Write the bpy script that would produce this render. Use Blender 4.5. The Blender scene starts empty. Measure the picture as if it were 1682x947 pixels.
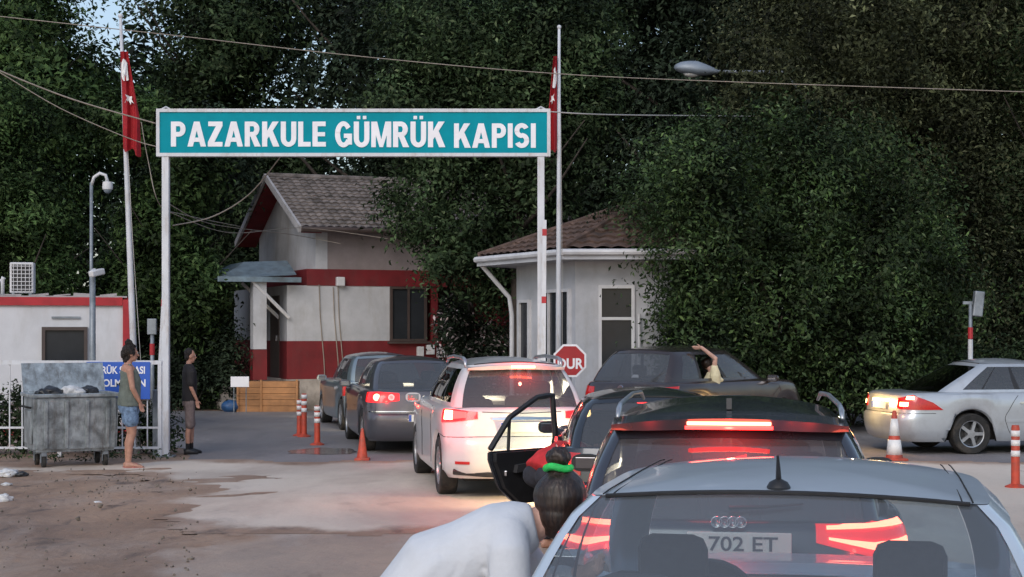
import bpy, bmesh, math, random
import numpy as np
from mathutils import Vector, Matrix
random.seed(7); RNG = np.random.default_rng(7)
R = math.radians; PI = math.pi
S = bpy.context.scene
# ---------------------------------------------------------------- camera, sky, sun, exposure
FOC, CX, HY, EYE = 2600.0, 841.0, 542.0, 1.9
cd = bpy.data.cameras.new('camera'); cam = bpy.data.objects.new('camera', cd); S.collection.objects.link(cam)
cam.location = (0, 0, EYE); cam.rotation_euler = (R(90), 0, 0)
cd.sensor_width = 36; cd.lens = 36 * FOC / 1682; cd.shift_y = (HY - 473.5) / 1682
cd.clip_start = 0.1; cd.clip_end = 500
S.camera = cam
w = bpy.data.worlds.new('World'); S.world = w; w.use_nodes = True
nt = w.node_tree; bg = nt.nodes['Background']; sky = nt.nodes.new('ShaderNodeTexSky')
SUN_EL, SUN_AZ = 38, 200          # low sun behind the camera, veiled by cloud
sky.sky_type = 'NISHITA'; sky.sun_disc = False; sky.sun_elevation = R(SUN_EL); sky.sun_rotation = R(SUN_AZ)
sky.air_density = 1.2; sky.dust_density = 2.0; sky.ozone_density = 2.0
ad = nt.nodes.new('ShaderNodeVectorMath'); ad.operation = 'ADD'; ad.inputs[1].default_value = (1.1, 1.2, 1.4)   # thin even cloud over the clear sky
nt.links.new(sky.outputs[0], ad.inputs[0]); nt.links.new(ad.outputs[0], bg.inputs[0]); bg.inputs[1].default_value = 0.10
sl = bpy.data.lights.new('sun', 'SUN'); sl.energy = 0.6; sl.angle = R(28); sl.color = (1, .95, .92)
so = bpy.data.objects.new('sun', sl); S.collection.objects.link(so)
so.rotation_euler = Vector((-math.sin(R(SUN_AZ)) * math.cos(R(30)), -math.cos(R(SUN_AZ)) * math.cos(R(30)), -math.sin(R(30)))).to_track_quat('-Z', 'Y').to_euler()
S.view_settings.view_transform = 'Standard'; S.view_settings.look = 'None'; S.view_settings.exposure = 0.45
S.cycles.max_bounces = 8; S.cycles.transparent_max_bounces = 16; S.cycles.use_denoising = True
S.cycles.sample_clamp_indirect = 6

def P(px, py, d):
    return Vector(((px - CX) / FOC * d, d, EYE - (py - HY) / FOC * d))
def G(px, py):
    d = EYE * FOC / (py - HY); return Vector(((px - CX) / FOC * d, d, 0))

# ---------------------------------------------------------------- object helpers
def link(o, parent=None):
    S.collection.objects.link(o)
    if parent is not None: o.parent = parent
    return o
def tag(o, label, cat, group=None, kind=None):
    if label: o['label'] = label
    if cat: o['category'] = cat
    if group: o['group'] = group
    if kind: o['kind'] = kind
    return o
def thing(name, label, cat, loc=(0, 0, 0), rz=0, group=None):
    o = bpy.data.objects.new(name, None); o.empty_display_size = .2; link(o)
    o.location = loc; o.rotation_euler = (0, 0, rz)
    return tag(o, label, cat, group)
def struct(o): o['kind'] = 'structure'; return o
def mobj(name, bm, m, parent=None, smooth=False, label=None):
    me = bpy.data.meshes.new(name); bmesh.ops.recalc_face_normals(bm, faces=bm.faces) ; bm.to_mesh(me); bm.free()
    for x in (m if isinstance(m, (list, tuple)) else [m]): me.materials.append(x)
    if smooth:
        me.shade_smooth()
        if smooth == 2: me.set_sharp_from_angle(angle=R(38))
    o = bpy.data.objects.new(name, me); link(o, parent)
    if label: o['label'] = label
    return o
def copy_tree(o, parent=None):
    c = o.copy(); link(c); c.parent = parent
    for ch in list(o.children): copy_tree(ch, c)
    return c
def box(bm, c, s, rot=None, bev=0, mi=0):
    M = Matrix.Translation(Vector(c)) @ (rot.to_4x4() if rot is not None else Matrix()) @ Matrix.Diagonal((*s, 1))
    r = bmesh.ops.create_cube(bm, size=1, matrix=M)
    fs = set(f for v in r['verts'] for f in v.link_faces)
    if bev:
        es = list(set(e for v in r['verts'] for e in v.link_edges))
        q = bmesh.ops.bevel(bm, geom=es, offset=bev, segments=2, affect='EDGES', profile=.5)
        fs = set(q['faces']) | set(f for f in fs if f.is_valid)
    for f in fs: f.material_index = mi
    return r
def tube(bm, pts, rad, n=8, mi=0, cap=True):
    pts = [Vector(p) for p in pts]
    if not hasattr(rad, '__len__'): rad = [rad] * len(pts)
    rings = []; up = None
    for i, p in enumerate(pts):
        t = (pts[min(i + 1, len(pts) - 1)] - pts[max(i - 1, 0)]).normalized()
        if up is None: up = t.orthogonal().normalized()
        else:
            up = up - t * up.dot(t)
            up = up.normalized() if up.length > 1e-6 else t.orthogonal().normalized()
        b = t.cross(up)
        rings.append([bm.verts.new(p + (up * math.cos(2 * PI * k / n) + b * math.sin(2 * PI * k / n)) * rad[i]) for k in range(n)])
    for a, b2 in zip(rings, rings[1:]):
        for k in range(n): bm.faces.new((a[k], a[(k + 1) % n], b2[(k + 1) % n], b2[k])).material_index = mi
    if cap:
        bm.faces.new(rings[0][::-1]).material_index = mi; bm.faces.new(rings[-1]).material_index = mi
    return rings
def lathe(bm, prof, n=24, M=None, mi=0, caps=True):
    """prof: list of (r, h) turned about local z"""
    M = M or Matrix(); rings = []
    for r, h in prof:
        rings.append([bm.verts.new(M @ Vector((r * math.cos(2 * PI * k / n), r * math.sin(2 * PI * k / n), h))) for k in range(n)])
    for a, b in zip(rings, rings[1:]):
        for k in range(n):
            try: bm.faces.new((a[k], a[(k + 1) % n], b[(k + 1) % n], b[k])).material_index = mi
            except ValueError: pass
    for rg, fl in (((rings[0], 1), (rings[-1], 0)) if caps else ()):
        try: bm.faces.new(rg[::-1] if fl else rg).material_index = mi
        except ValueError: pass
def prism(bm, poly, z0, z1, M=None, mi=0):
    """poly (x, y) extruded z0..z1 in frame M"""
    M = M or Matrix()
    a = [bm.verts.new(M @ Vector((x, y, z0))) for x, y in poly]; b = [bm.verts.new(M @ Vector((x, y, z1))) for x, y in poly]
    n = len(poly); bm.faces.new(a[::-1]).material_index = mi; bm.faces.new(b).material_index = mi
    for k in range(n): bm.faces.new((a[k], a[(k + 1) % n], b[(k + 1) % n], b[k])).material_index = mi
def B(): return bmesh.new()
FRONT = Matrix(((1, 0, 0, 0), (0, 0, -1, 0), (0, 1, 0, 0), (0, 0, 0, 1)))   # xy drawing -> xz wall facing -y
def text_mesh(name, s, size, m, parent, M, width=None, bold=0.0, ext=.006, label=None, spacing=1.0):
    c = bpy.data.curves.new(name, 'FONT'); c.body = s; c.size = size; c.extrude = ext; c.offset = bold; c.resolution_u = 4
    c.align_x = 'CENTER'; c.align_y = 'CENTER'; c.space_character = spacing
    t = bpy.data.objects.new(name, c); S.collection.objects.link(t)
    dg = bpy.context.evaluated_depsgraph_get(); dg.update()
    me = bpy.data.meshes.new_from_object(t.evaluated_get(dg)); bpy.data.objects.remove(t)
    xs = [v.co.x for v in me.vertices]; ys = [v.co.y for v in me.vertices]
    cx = (min(xs) + max(xs)) / 2; cy = (min(ys) + max(ys)) / 2
    k = width / (max(xs) - min(xs)) if width else 1
    for v in me.vertices: v.co = M @ Vector(((v.co.x - cx) * k, v.co.y - cy, v.co.z))
    me.materials.clear(); me.materials.append(m)
    o = bpy.data.objects.new(name, me); link(o, parent)
    if label: o['label'] = label
    return o

# ---------------------------------------------------------------- materials
def mat(name, col, rough=.6, metal=0, var=.12, scale=3, bump=0, bscale=40, spec=None, coat=0, col2=None, trans=0, emit=None, es=0, dirt=None, dz=None):
    m = bpy.data.materials.new(name); m.use_nodes = True; N = m.node_tree.nodes; L = m.node_tree.links
    b = N['Principled BSDF']; b.inputs['Roughness'].default_value = rough; b.inputs['Metallic'].default_value = metal
    if spec is not None: b.inputs['Specular IOR Level'].default_value = spec
    if coat: b.inputs['Coat Weight'].default_value = coat; b.inputs['Coat Roughness'].default_value = .04
    if trans: b.inputs['Transmission Weight'].default_value = trans
    tc = N.new('ShaderNodeTexCoord'); nz = N.new('ShaderNodeTexNoise'); nz.inputs['Scale'].default_value = scale; nz.inputs['Detail'].default_value = 6
    nz.inputs['Roughness'].default_value = .62
    L.new(tc.outputs['Object'], nz.inputs['Vector'])
    mx = N.new('ShaderNodeMix'); mx.data_type = 'RGBA'
    c = Vector(col); c2 = Vector(col2) if col2 else c * (1 - var * 2)
    mx.inputs[6].default_value = (*(c if col2 else c * (1 + var * .6)), 1); mx.inputs[7].default_value = (*c2, 1)
    rp = N.new('ShaderNodeMapRange'); rp.inputs[1].default_value = .35; rp.inputs[2].default_value = .68
    L.new(nz.outputs['Fac'], rp.inputs[0]); L.new(rp.outputs[0], mx.inputs[0])
    out = mx.outputs[2]
    if dirt:                                   # grime with its own blotchy shape
        n2 = N.new('ShaderNodeTexNoise'); n2.inputs['Scale'].default_value = dirt[1]; n2.inputs['Detail'].default_value = 8; n2.inputs['Roughness'].default_value = .7
        mp = N.new('ShaderNodeMapping'); mp.inputs['Scale'].default_value = dirt[2] if len(dirt) > 2 else (1, 1, 1)
        L.new(tc.outputs['Object'], mp.inputs['Vector']); L.new(mp.outputs[0], n2.inputs['Vector'])
        r2 = N.new('ShaderNodeMapRange'); r2.inputs[1].default_value = .5; r2.inputs[2].default_value = .7; r2.inputs[4].default_value = dirt[3] if len(dirt) > 3 else .7
        L.new(n2.outputs['Fac'], r2.inputs[0])
        m2 = N.new('ShaderNodeMix'); m2.data_type = 'RGBA'; L.new(r2.outputs[0], m2.inputs[0]); L.new(out, m2.inputs[6]); m2.inputs[7].default_value = (*dirt[0], 1)
        out = m2.outputs[2]
    L.new(out, b.inputs['Base Color'])
    if bump:
        n3 = N.new('ShaderNodeTexNoise'); n3.inputs['Scale'].default_value = bscale; n3.inputs['Detail'].default_value = 5
        L.new(tc.outputs['Object'], n3.inputs['Vector'])
        bp = N.new('ShaderNodeBump'); bp.inputs['Strength'].default_value = bump; bp.inputs['Distance'].default_value = .02
        L.new(n3.outputs['Fac'], bp.inputs['Height']); L.new(bp.outputs[0], b.inputs['Normal'])
    if emit: b.inputs['Emission Color'].default_value = (*emit, 1); b.inputs['Emission Strength'].default_value = es
    return m
def paint(name, col, metal=.0, rough=.28, dirtc=(.16, .13, .10), amt=.35):
    return mat(name, col, rough, metal, var=.05, scale=1.5, coat=.7, dirt=(dirtc, 2.2, (1, 1, 1), amt))
def glass(name, tint, refl=1.0, rough=.02, ior=1.55, haze=0):
    m = bpy.data.materials.new(name); m.use_nodes = True; N = m.node_tree.nodes; L = m.node_tree.links
    N.remove(N['Principled BSDF']); o = N['Material Output']
    t = N.new('ShaderNodeBsdfTransparent'); t.inputs[0].default_value = (*tint, 1)
    g = N.new('ShaderNodeBsdfGlossy'); g.inputs['Roughness'].default_value = rough; g.inputs[0].default_value = (.95 * refl,) * 3 + (1,)
    f = N.new('ShaderNodeFresnel'); ge = N.new('ShaderNodeNewGeometry'); mr = N.new('ShaderNodeMapRange'); mr.inputs[3].default_value = ior; mr.inputs[4].default_value = 1 / ior
    L.new(ge.outputs['Backfacing'], mr.inputs[0]); L.new(mr.outputs[0], f.inputs[0])
    mx = N.new('ShaderNodeMixShader'); L.new(f.outputs[0], mx.inputs[0]); L.new(t.outputs[0], mx.inputs[1]); L.new(g.outputs[0], mx.inputs[2])
    out = mx.outputs[0]
    if haze:                                   # dusty film whose pale diffuse also stands in for reflected sky
        df = N.new('ShaderNodeBsdfDiffuse'); df.inputs[0].default_value = (.55, .58, .62, 1); m2 = N.new('ShaderNodeMixShader'); m2.inputs[0].default_value = haze; L.new(out, m2.inputs[1]); L.new(df.outputs[0], m2.inputs[2]); out = m2.outputs[0]
    L.new(out, o.inputs[0]); return m
def emis(name, col, s):
    m = bpy.data.materials.new(name); m.use_nodes = True; b = m.node_tree.nodes['Principled BSDF']
    b.inputs['Base Color'].default_value = (*[c * .5 for c in col], 1); b.inputs['Emission Color'].default_value = (*col, 1); b.inputs['Emission Strength'].default_value = s
    b.inputs['Roughness'].default_value = .2
    return m
M = {}
M['white_steel'] = mat('white_steel', (.60, .62, .66), .45, 0, .06, 2, dirt=((.30, .22, .16), 3, (4, 4, 1), .5))
M['sign_teal'] = mat('sign_teal', (.0, .27, .34), .6, 0, .05, 4, spec=.12)
M['sign_white'] = mat('sign_white', (.82, .82, .86), .5, 0, .04, 4)
M['sign_blue'] = mat('sign_blue', (.02, .10, .48), .5, 0, .06, 4)
M['flag_red'] = mat('flag_red', (.36, .007, .014), .75, 0, .12, 9, bump=.2, bscale=30)
M['flag_white'] = mat('flag_white', (.82, .82, .82), .8, 0, .05)
M['sign_red'] = mat('sign_red', (.38, .008, .016), .45, 0, .1)
M['galv'] = mat('galvanised_steel', (.36, .40, .42), .45, .55, .3, 5, bump=.25, bscale=16, dirt=((.11, .10, .09), 4, (3, 3, .8), .75))
M['galv2'] = mat('galvanised_pole', (.26, .29, .32), .5, .4, .2, 5)
M['black'] = mat('black_plastic', (.018, .018, .02), .5, 0, .2, 10)
M['rubber'] = mat('tyre_rubber', (.022, .021, .020), .8, 0, .3, 9, bump=.3, bscale=60, dirt=((.10, .08, .06), 5, (1, 1, 1), .6))
M['alloy'] = mat('alloy', (.52, .53, .55), .3, .8, .1, 6, dirt=((.12, .1, .08), 8, (1, 1, 1), .4))
M['disc'] = mat('brake_disc', (.08, .08, .08), .5, .6, .2)
M['under'] = mat('underbody', (.015, .014, .013), .9, 0, .2)
M['cloth_seat'] = mat('seat_cloth', (.035, .036, .042), .85, 0, .2, 12, bump=.2)
M['dash'] = mat('interior_trim', (.03, .03, .033), .7, 0, .15)
M['p_silver'] = paint('silver_paint', (.60, .67, .74), .25, .38, amt=.10)
M['p_silver2'] = paint('silver_paint_light', (.50, .53, .56), .45, .3, amt=.3)
M['p_white'] = paint('white_paint', (.62, .61, .61), 0, .3, amt=.16)
M['p_grey'] = paint('grey_paint', (.085, .088, .105), .4, .32)
M['p_lgrey'] = paint('light_grey_paint', (.24, .30, .34), .5, .3)
M['p_dark'] = paint('dark_bronze_paint', (.040, .031, .032), .3, .25, amt=.25)
M['p_audi'] = paint('dark_blue_grey_paint', (.05, .055, .07), .5, .22, amt=.15)
M['p_black'] = paint('black_blue_paint', (.03, .036, .046), .4, .22, amt=.2)
M['gl_clear'] = glass('clear_glass', (.78, .84, .86), haze=.04)
M['gl_tint'] = glass('tinted_glass', (.42, .44, .46), haze=.08, ior=1.7)
M['gl_dark'] = glass('privacy_glass', (.14, .13, .14))
M['lamp_red'] = mat('red_lens', (.42, .012, .012), .12, 0, .15, 30, coat=.5, emit=(1, .02, .02), es=.10)
M['lamp_clear'] = mat('clear_lens', (.62, .62, .62), .12, .2, .1, 30, coat=.5)
M['lamp_amber'] = mat('amber_lens', (.6, .22, .03), .15, 0, .1, 30, coat=.5)
M['em_red'] = emis('brake_light_red', (1, .022, .02), 8)
M['lamp_lit'] = mat('lit_red_lens', (.5, .01, .01), .15, 0, .1, 30, coat=.4, emit=(1, .010, .012), es=1.3)
M['em_hot'] = emis('brake_light_core', (1, .13, .07), 12)
M['em_yel'] = emis('tail_bulb', (1, .62, .22), 9)
M['em_warm'] = emis('headlight_bulb', (1, .86, .6), 10)
M['mirror'] = mat('mirror_glass', (.25, .25, .27), .08, 1, .02)
M['chrome'] = mat('chrome', (.7, .7, .72), .12, 1, .05)
M['plate'] = mat('plate_white', (.72, .72, .66), .4, 0, .05)
M['plate_ink'] = mat('plate_ink', (.05, .05, .06), .5, 0, .05)
M['plate_blue'] = mat('plate_blue', (.02, .08, .40), .4, 0, .05)
M['orange'] = mat('orange_rubber', (.50, .060, .028), .5, 0, .15, 8, dirt=((.2, .1, .07), 8, (1, 1, 1), .5))
M['reflector'] = mat('white_reflector', (.80, .78, .76), .35, 0, .08, 8, dirt=((.3, .26, .22), 9, (1, 1, 1), .4))
M['skin'] = mat('skin', (.42, .22, .155), .55, 0, .1, 20)
M['skin_p'] = mat('skin_pale', (.56, .34, .27), .55, 0, .1, 20)
M['hair'] = mat('dark_hair', (.020, .012, .009), .55, 0, .4, 40, bump=1, bscale=90)
def strands(name, c1, c2):
    m = bpy.data.materials.new(name); m.use_nodes = True; N = m.node_tree.nodes; L = m.node_tree.links; b = N['Principled BSDF']; b.inputs['Roughness'].default_value = .42
    tc = N.new('ShaderNodeTexCoord'); mp = N.new('ShaderNodeMapping'); mp.inputs['Scale'].default_value = (75, 75, 9); n = N.new('ShaderNodeTexNoise'); n.inputs['Scale'].default_value = 1; n.inputs['Detail'].default_value = 5; n.inputs['Distortion'].default_value = .5
    L.new(tc.outputs['Object'], mp.inputs[0]); L.new(mp.outputs[0], n.inputs['Vector']); x = N.new('ShaderNodeValToRGB'); x.color_ramp.elements[0].position = .35; x.color_ramp.elements[1].position = .7; x.color_ramp.elements[0].color = (*c1, 1); x.color_ramp.elements[1].color = (*c2, 1)
    L.new(n.outputs['Fac'], x.inputs[0]); L.new(x.outputs[0], b.inputs['Base Color']); bp = N.new('ShaderNodeBump'); bp.inputs['Strength'].default_value = .7; bp.inputs['Distance'].default_value = .006; L.new(n.outputs['Fac'], bp.inputs['Height']); L.new(bp.outputs[0], b.inputs['Normal'])
    return m
M['hair_b'] = strands('brown_hair', (.011, .006, .005), (.042, .024, .017))
M['shirt_w'] = mat('white_shirt', (.62, .64, .68), .85, 0, .05, 6, bump=.12, bscale=60)
M['top_olive'] = mat('olive_top', (.13, .15, .13), .9, 0, .15, 12, bump=.3, bscale=20)
M['denim'] = mat('denim', (.17, .26, .40), .9, 0, .25, 18, bump=.3, bscale=60)
M['jersey_b'] = mat('black_shirt', (.016, .014, .016), .9, 0, .2, 12)
M['shorts_b'] = mat('brown_shorts', (.17, .13, .125), .9, 0, .2, 12)
M['shirt_r'] = mat('red_shirt', (.62, .03, .035), .85, 0, .15, 9, bump=.3, bscale=20)
M['trouser'] = mat('dark_trousers', (.03, .03, .04), .9, 0, .2, 12)
M['cream'] = mat('cream_knit', (.68, .62, .42), .9, 0, .08, 12, bump=.3, bscale=20)
M['sandal'] = mat('pink_sandal', (.5, .16, .14), .7, 0, .1)
M['scrunchie'] = mat('green_band', (.03, .62, .12), .7, 0, .2, 30, bump=.5, bscale=40)
M['wall_c'] = mat('white_panel', (.60, .61, .64), .6, 0, .05, 2, dirt=((.35, .33, .3), 1.6, (1, 1, .3), .4))
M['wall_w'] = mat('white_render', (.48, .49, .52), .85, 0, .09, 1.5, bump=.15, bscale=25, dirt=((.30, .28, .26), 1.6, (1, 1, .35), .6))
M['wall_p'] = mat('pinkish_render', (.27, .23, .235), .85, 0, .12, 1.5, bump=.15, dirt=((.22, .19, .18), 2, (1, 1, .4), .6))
M['wall_r'] = mat('red_render', (.17, .008, .013), .7, 0, .15, 2, bump=.15, dirt=((.12, .03, .03), 2.2, (1, 1, .4), .6))
M['red_trim'] = mat('red_trim', (.42, .02, .028), .5, 0, .12, 3)
M['tile'] = mat('grey_brown_roof_tile', (.20, .17, .155), .85, 0, .3, 3, bump=.3, dirt=((.07, .06, .05), 3, (1, 1, 1), .7))
M['tile_r'] = mat('red_brown_roof_tile', (.125, .078, .06), .85, 0, .35, 4, bump=.4, dirt=((.045, .032, .026), 3.5, (1, 1, 1), .8))
M['soffit'] = mat('soffit_paint', (.40, .39, .40), .8, 0, .1, 2, dirt=((.2, .17, .15), 3, (1, 1, 1), .5))
M['plinth'] = mat('plinth_stone', (.42, .38, .34), .85, 0, .2, 3, bump=.3, dirt=((.16, .14, .12), 2.5, (1, 1, 1), .7))
M['metal_roof'] = mat('blue_grey_sheet', (.22, .29, .34), .4, .4, .2, 3, dirt=((.12, .11, .1), 2.2, (1, 1, 1), .6))
M['win_glass'] = mat('window_glass', (.03, .034, .04), .15, 0, .1, 2, spec=.25)
M['win_frame'] = mat('window_frame', (.62, .62, .64), .5, 0, .08)
M['win_dark'] = mat('dark_window_frame', (.07, .05, .045), .5, 0, .1)
M['wood'] = mat('varnished_pine', (.40, .19, .075), .6, 0, .2, 3, bump=.2, dirt=((.18, .09, .04), 2, (1, 1, 8), .6))
M['wire'] = mat('cable', (.30, .26, .22), .7, 0, .1)
M['wire_w'] = mat('cable_light', (.44, .42, .40), .7, 0, .1)
M['lamp_grey'] = mat('lamp_housing', (.22, .26, .31), .45, .2, .1)
M['bag_w'] = mat('white_bag', (.62, .62, .62), .45, 0, .25, 9, bump=.6, bscale=25)
M['bag_b'] = mat('black_bag', (.02, .02, .022), .35, 0, .2, 9, bump=.6, bscale=25)
M['bag_blue'] = mat('blue_bag', (.03, .10, .25), .5, 0, .2, 9)
M['stone'] = mat('stone', (.20, .17, .14), .9, 0, .3, 9, bump=.5)

def ground_mat(name, base, parts, rough=.9, bump=.5, bs=6, edge=None):
    """parts: (colour, noise scale, lo, hi, amount, stretch) stains layered over the base colour"""
    m = bpy.data.materials.new(name); m.use_nodes = True; N = m.node_tree.nodes; L = m.node_tree.links
    b = N['Principled BSDF']; tc = N.new('ShaderNodeTexCoord')
    def net(base, parts):
      v = N.new('ShaderNodeRGB'); v.outputs[0].default_value = (*base, 1); cur = v.outputs[0]
      for col, sc, lo, hi, am, st in parts:
          mp = N.new('ShaderNodeMapping'); mp.inputs['Scale'].default_value = st; mp.inputs['Location'].default_value = (sc * 3.1, sc, 0)
          L.new(tc.outputs['Object'], mp.inputs['Vector'])
          n = N.new('ShaderNodeTexNoise'); n.inputs['Scale'].default_value = sc; n.inputs['Detail'].default_value = 9; n.inputs['Roughness'].default_value = .65; n.inputs['Distortion'].default_value = .4
          L.new(mp.outputs[0], n.inputs['Vector'])
          r = N.new('ShaderNodeMapRange'); r.inputs[1].default_value = lo; r.inputs[2].default_value = hi; r.inputs[4].default_value = am
          L.new(n.outputs['Fac'], r.inputs[0])
          x = N.new('ShaderNodeMix'); x.data_type = 'RGBA'; L.new(r.outputs[0], x.inputs[0]); L.new(cur, x.inputs[6]); x.inputs[7].default_value = (*col, 1); cur = x.outputs[2]
      return cur
    cur = net(base, parts)
    if edge:                                   # soil carried over the slab, ragged towards its border
        at = N.new('ShaderNodeAttribute'); at.attribute_name = 'edge'; n = N.new('ShaderNodeTexNoise'); n.inputs['Scale'].default_value = .9; n.inputs['Detail'].default_value = 9; n.inputs['Roughness'].default_value = .68
        mp = N.new('ShaderNodeMapping'); mp.inputs['Scale'].default_value = (1, .6, 1); L.new(tc.outputs['Object'], mp.inputs['Vector']); L.new(mp.outputs[0], n.inputs['Vector'])
        ad = N.new('ShaderNodeMath'); ad.operation = 'ADD'; L.new(at.outputs['Fac'], ad.inputs[0]); L.new(n.outputs['Fac'], ad.inputs[1])
        r = N.new('ShaderNodeMapRange'); r.inputs[1].default_value = .74; r.inputs[2].default_value = 1.02; r.interpolation_type = 'SMOOTHSTEP'; L.new(ad.outputs[0], r.inputs[0])
        x = N.new('ShaderNodeMix'); x.data_type = 'RGBA'; L.new(r.outputs[0], x.inputs[0]); L.new(net(*edge), x.inputs[6]); L.new(cur, x.inputs[7]); cur = x.outputs[2]
    L.new(cur, b.inputs['Base Color'])
    n = N.new('ShaderNodeTexNoise'); n.inputs['Scale'].default_value = bs; n.inputs['Detail'].default_value = 12; n.inputs['Roughness'].default_value = .7
    L.new(tc.outputs['Object'], n.inputs['Vector'])
    bp = N.new('ShaderNodeBump'); bp.inputs['Strength'].default_value = bump; bp.inputs['Distance'].default_value = .05; L.new(n.outputs['Fac'], bp.inputs['Height']); L.new(bp.outputs[0], b.inputs['Normal'])
    r = N.new('ShaderNodeMapRange'); r.inputs[1].default_value = .4; r.inputs[2].default_value = .62; r.inputs[3].default_value = rough - .35; r.inputs[4].default_value = rough
    n2 = N.new('ShaderNodeTexNoise'); n2.inputs['Scale'].default_value = .35; n2.inputs['Detail'].default_value = 6; L.new(tc.outputs['Object'], n2.inputs['Vector'])
    L.new(n2.outputs['Fac'], r.inputs[0]); L.new(r.outputs[0], b.inputs['Roughness'])
    return m
M['puddle'] = mat('puddle', (.16, .145, .14), .16, 0, .2, 2, spec=.6)
SOIL = ((.34, .225, .155), [((.205, .13, .09), .5, .44, .60, .85, (1, .45, 1)), ((.43, .34, .28), .8, .5, .7, .7, (1, .5, 1)), ((.10, .07, .055), 1.5, .56, .66, .8, (1, .45, 1)), ((.13, .10, .085), 9, .55, .7, .5, (1, 1, 1))])
M['dirt'] = ground_mat('dirt', *SOIL, .95, .9, 5)
M['concrete'] = ground_mat('concrete', (.60, .515, .43), [((.44, .36, .30), .35, .46, .6, .85, (1, .5, 1)), ((.68, .60, .52), .6, .52, .7, .7, (1, .4, 1)), ((.28, .23, .20), 1.1, .58, .68, .7, (1, .4, 1)), ((.32, .28, .25), 12, .58, .72, .4, (1, 1, 1))], .85, .25, 12, edge=SOIL)
M['asphalt'] = ground_mat('asphalt', (.20, .185, .185), [((.26, .25, .255), .4, .48, .65, .7, (1, .4, 1)), ((.13, .125, .13), .7, .52, .66, .7, (1, .3, 1)), ((.33, .31, .30), 1.4, .6, .72, .5, (1, .3, 1)), ((.12, .11, .11), 14, .55, .7, .5, (1, .6, 1))], .85, .5, 25)

M['path'] = ground_mat('path_soil', (.40, .30, .235), [((.25, .20, .17), .5, .45, .65, .8, (1, .5, 1)), ((.44, .40, .37), .7, .52, .68, .8, (1, .4, 1)), ((.15, .115, .095), 1.3, .6, .68, .6, (1, .4, 1)), ((.22, .18, .155), 10, .58, .72, .5, (1, 1, 1))], .92, .5, 9, edge=SOIL)

def leaf_mat(name, c1, c2, c3):
    m = bpy.data.materials.new(name); m.use_nodes = True; N = m.node_tree.nodes; L = m.node_tree.links
    b = N['Principled BSDF']; b.inputs['Roughness'].default_value = .6; b.inputs['Specular IOR Level'].default_value = .14
    g = N.new('ShaderNodeNewGeometry'); rp = N.new('ShaderNodeValToRGB'); L.new(g.outputs['Random Per Island'], rp.inputs[0])
    rp.color_ramp.elements[0].color = (*c1, 1); rp.color_ramp.elements[1].color = (*c2, 1); e = rp.color_ramp.elements.new(.90); e.color = (*c2, 1); rp.color_ramp.elements[-1].color = (*c3, 1)
    tc = N.new('ShaderNodeTexCoord'); nz = N.new('ShaderNodeTexNoise'); nz.inputs['Scale'].default_value = .75; nz.inputs['Detail'].default_value = 4; L.new(tc.outputs['Object'], nz.inputs['Vector'])
    mr = N.new('ShaderNodeMapRange'); mr.inputs[1].default_value = .35; mr.inputs[2].default_value = .65; mr.inputs[3].default_value = .30; mr.inputs[4].default_value = 1.75; L.new(nz.outputs['Fac'], mr.inputs[0])
    mu = N.new('ShaderNodeVectorMath'); mu.operation = 'SCALE'; L.new(rp.outputs[0], mu.inputs[0]); L.new(mr.outputs[0], mu.inputs['Scale'])
    at = N.new('ShaderNodeAttribute'); at.attribute_name = 'tone'; m3 = N.new('ShaderNodeVectorMath'); m3.operation = 'SCALE'; L.new(mu.outputs[0], m3.inputs[0]); L.new(at.outputs['Fac'], m3.inputs['Scale']); mu = m3
    L.new(mu.outputs[0], b.inputs['Base Color'])
    t = N.new('ShaderNodeBsdfTranslucent'); L.new(mu.outputs[0], t.inputs[0]); mx = N.new('ShaderNodeMixShader'); mx.inputs[0].default_value = .18
    L.new(b.outputs[0], mx.inputs[1]); L.new(t.outputs[0], mx.inputs[2]); L.new(mx.outputs[0], N['Material Output'].inputs[0])
    return m
M['leaf_dark'] = leaf_mat('leaf_dark', (.015, .024, .015), (.034, .052, .030), (.07, .09, .055))
M['leaf_mid'] = leaf_mat('leaf_mid', (.018, .033, .015), (.046, .072, .031), (.105, .135, .07))
M['leaf_green'] = leaf_mat('leaf_green', (.020, .040, .014), (.052, .088, .028), (.10, .15, .055))
M['leaf_olive'] = leaf_mat('leaf_olive', (.026, .031, .016), (.064, .074, .035), (.155, .165, .09))
M['petal'] = leaf_mat('petal', (.35, .28, .28), (.55, .46, .46), (.7, .6, .6))
M['bark'] = mat('bark', (.055, .043, .035), .9, 0, .3, 5, bump=.8, bscale=12)
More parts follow.
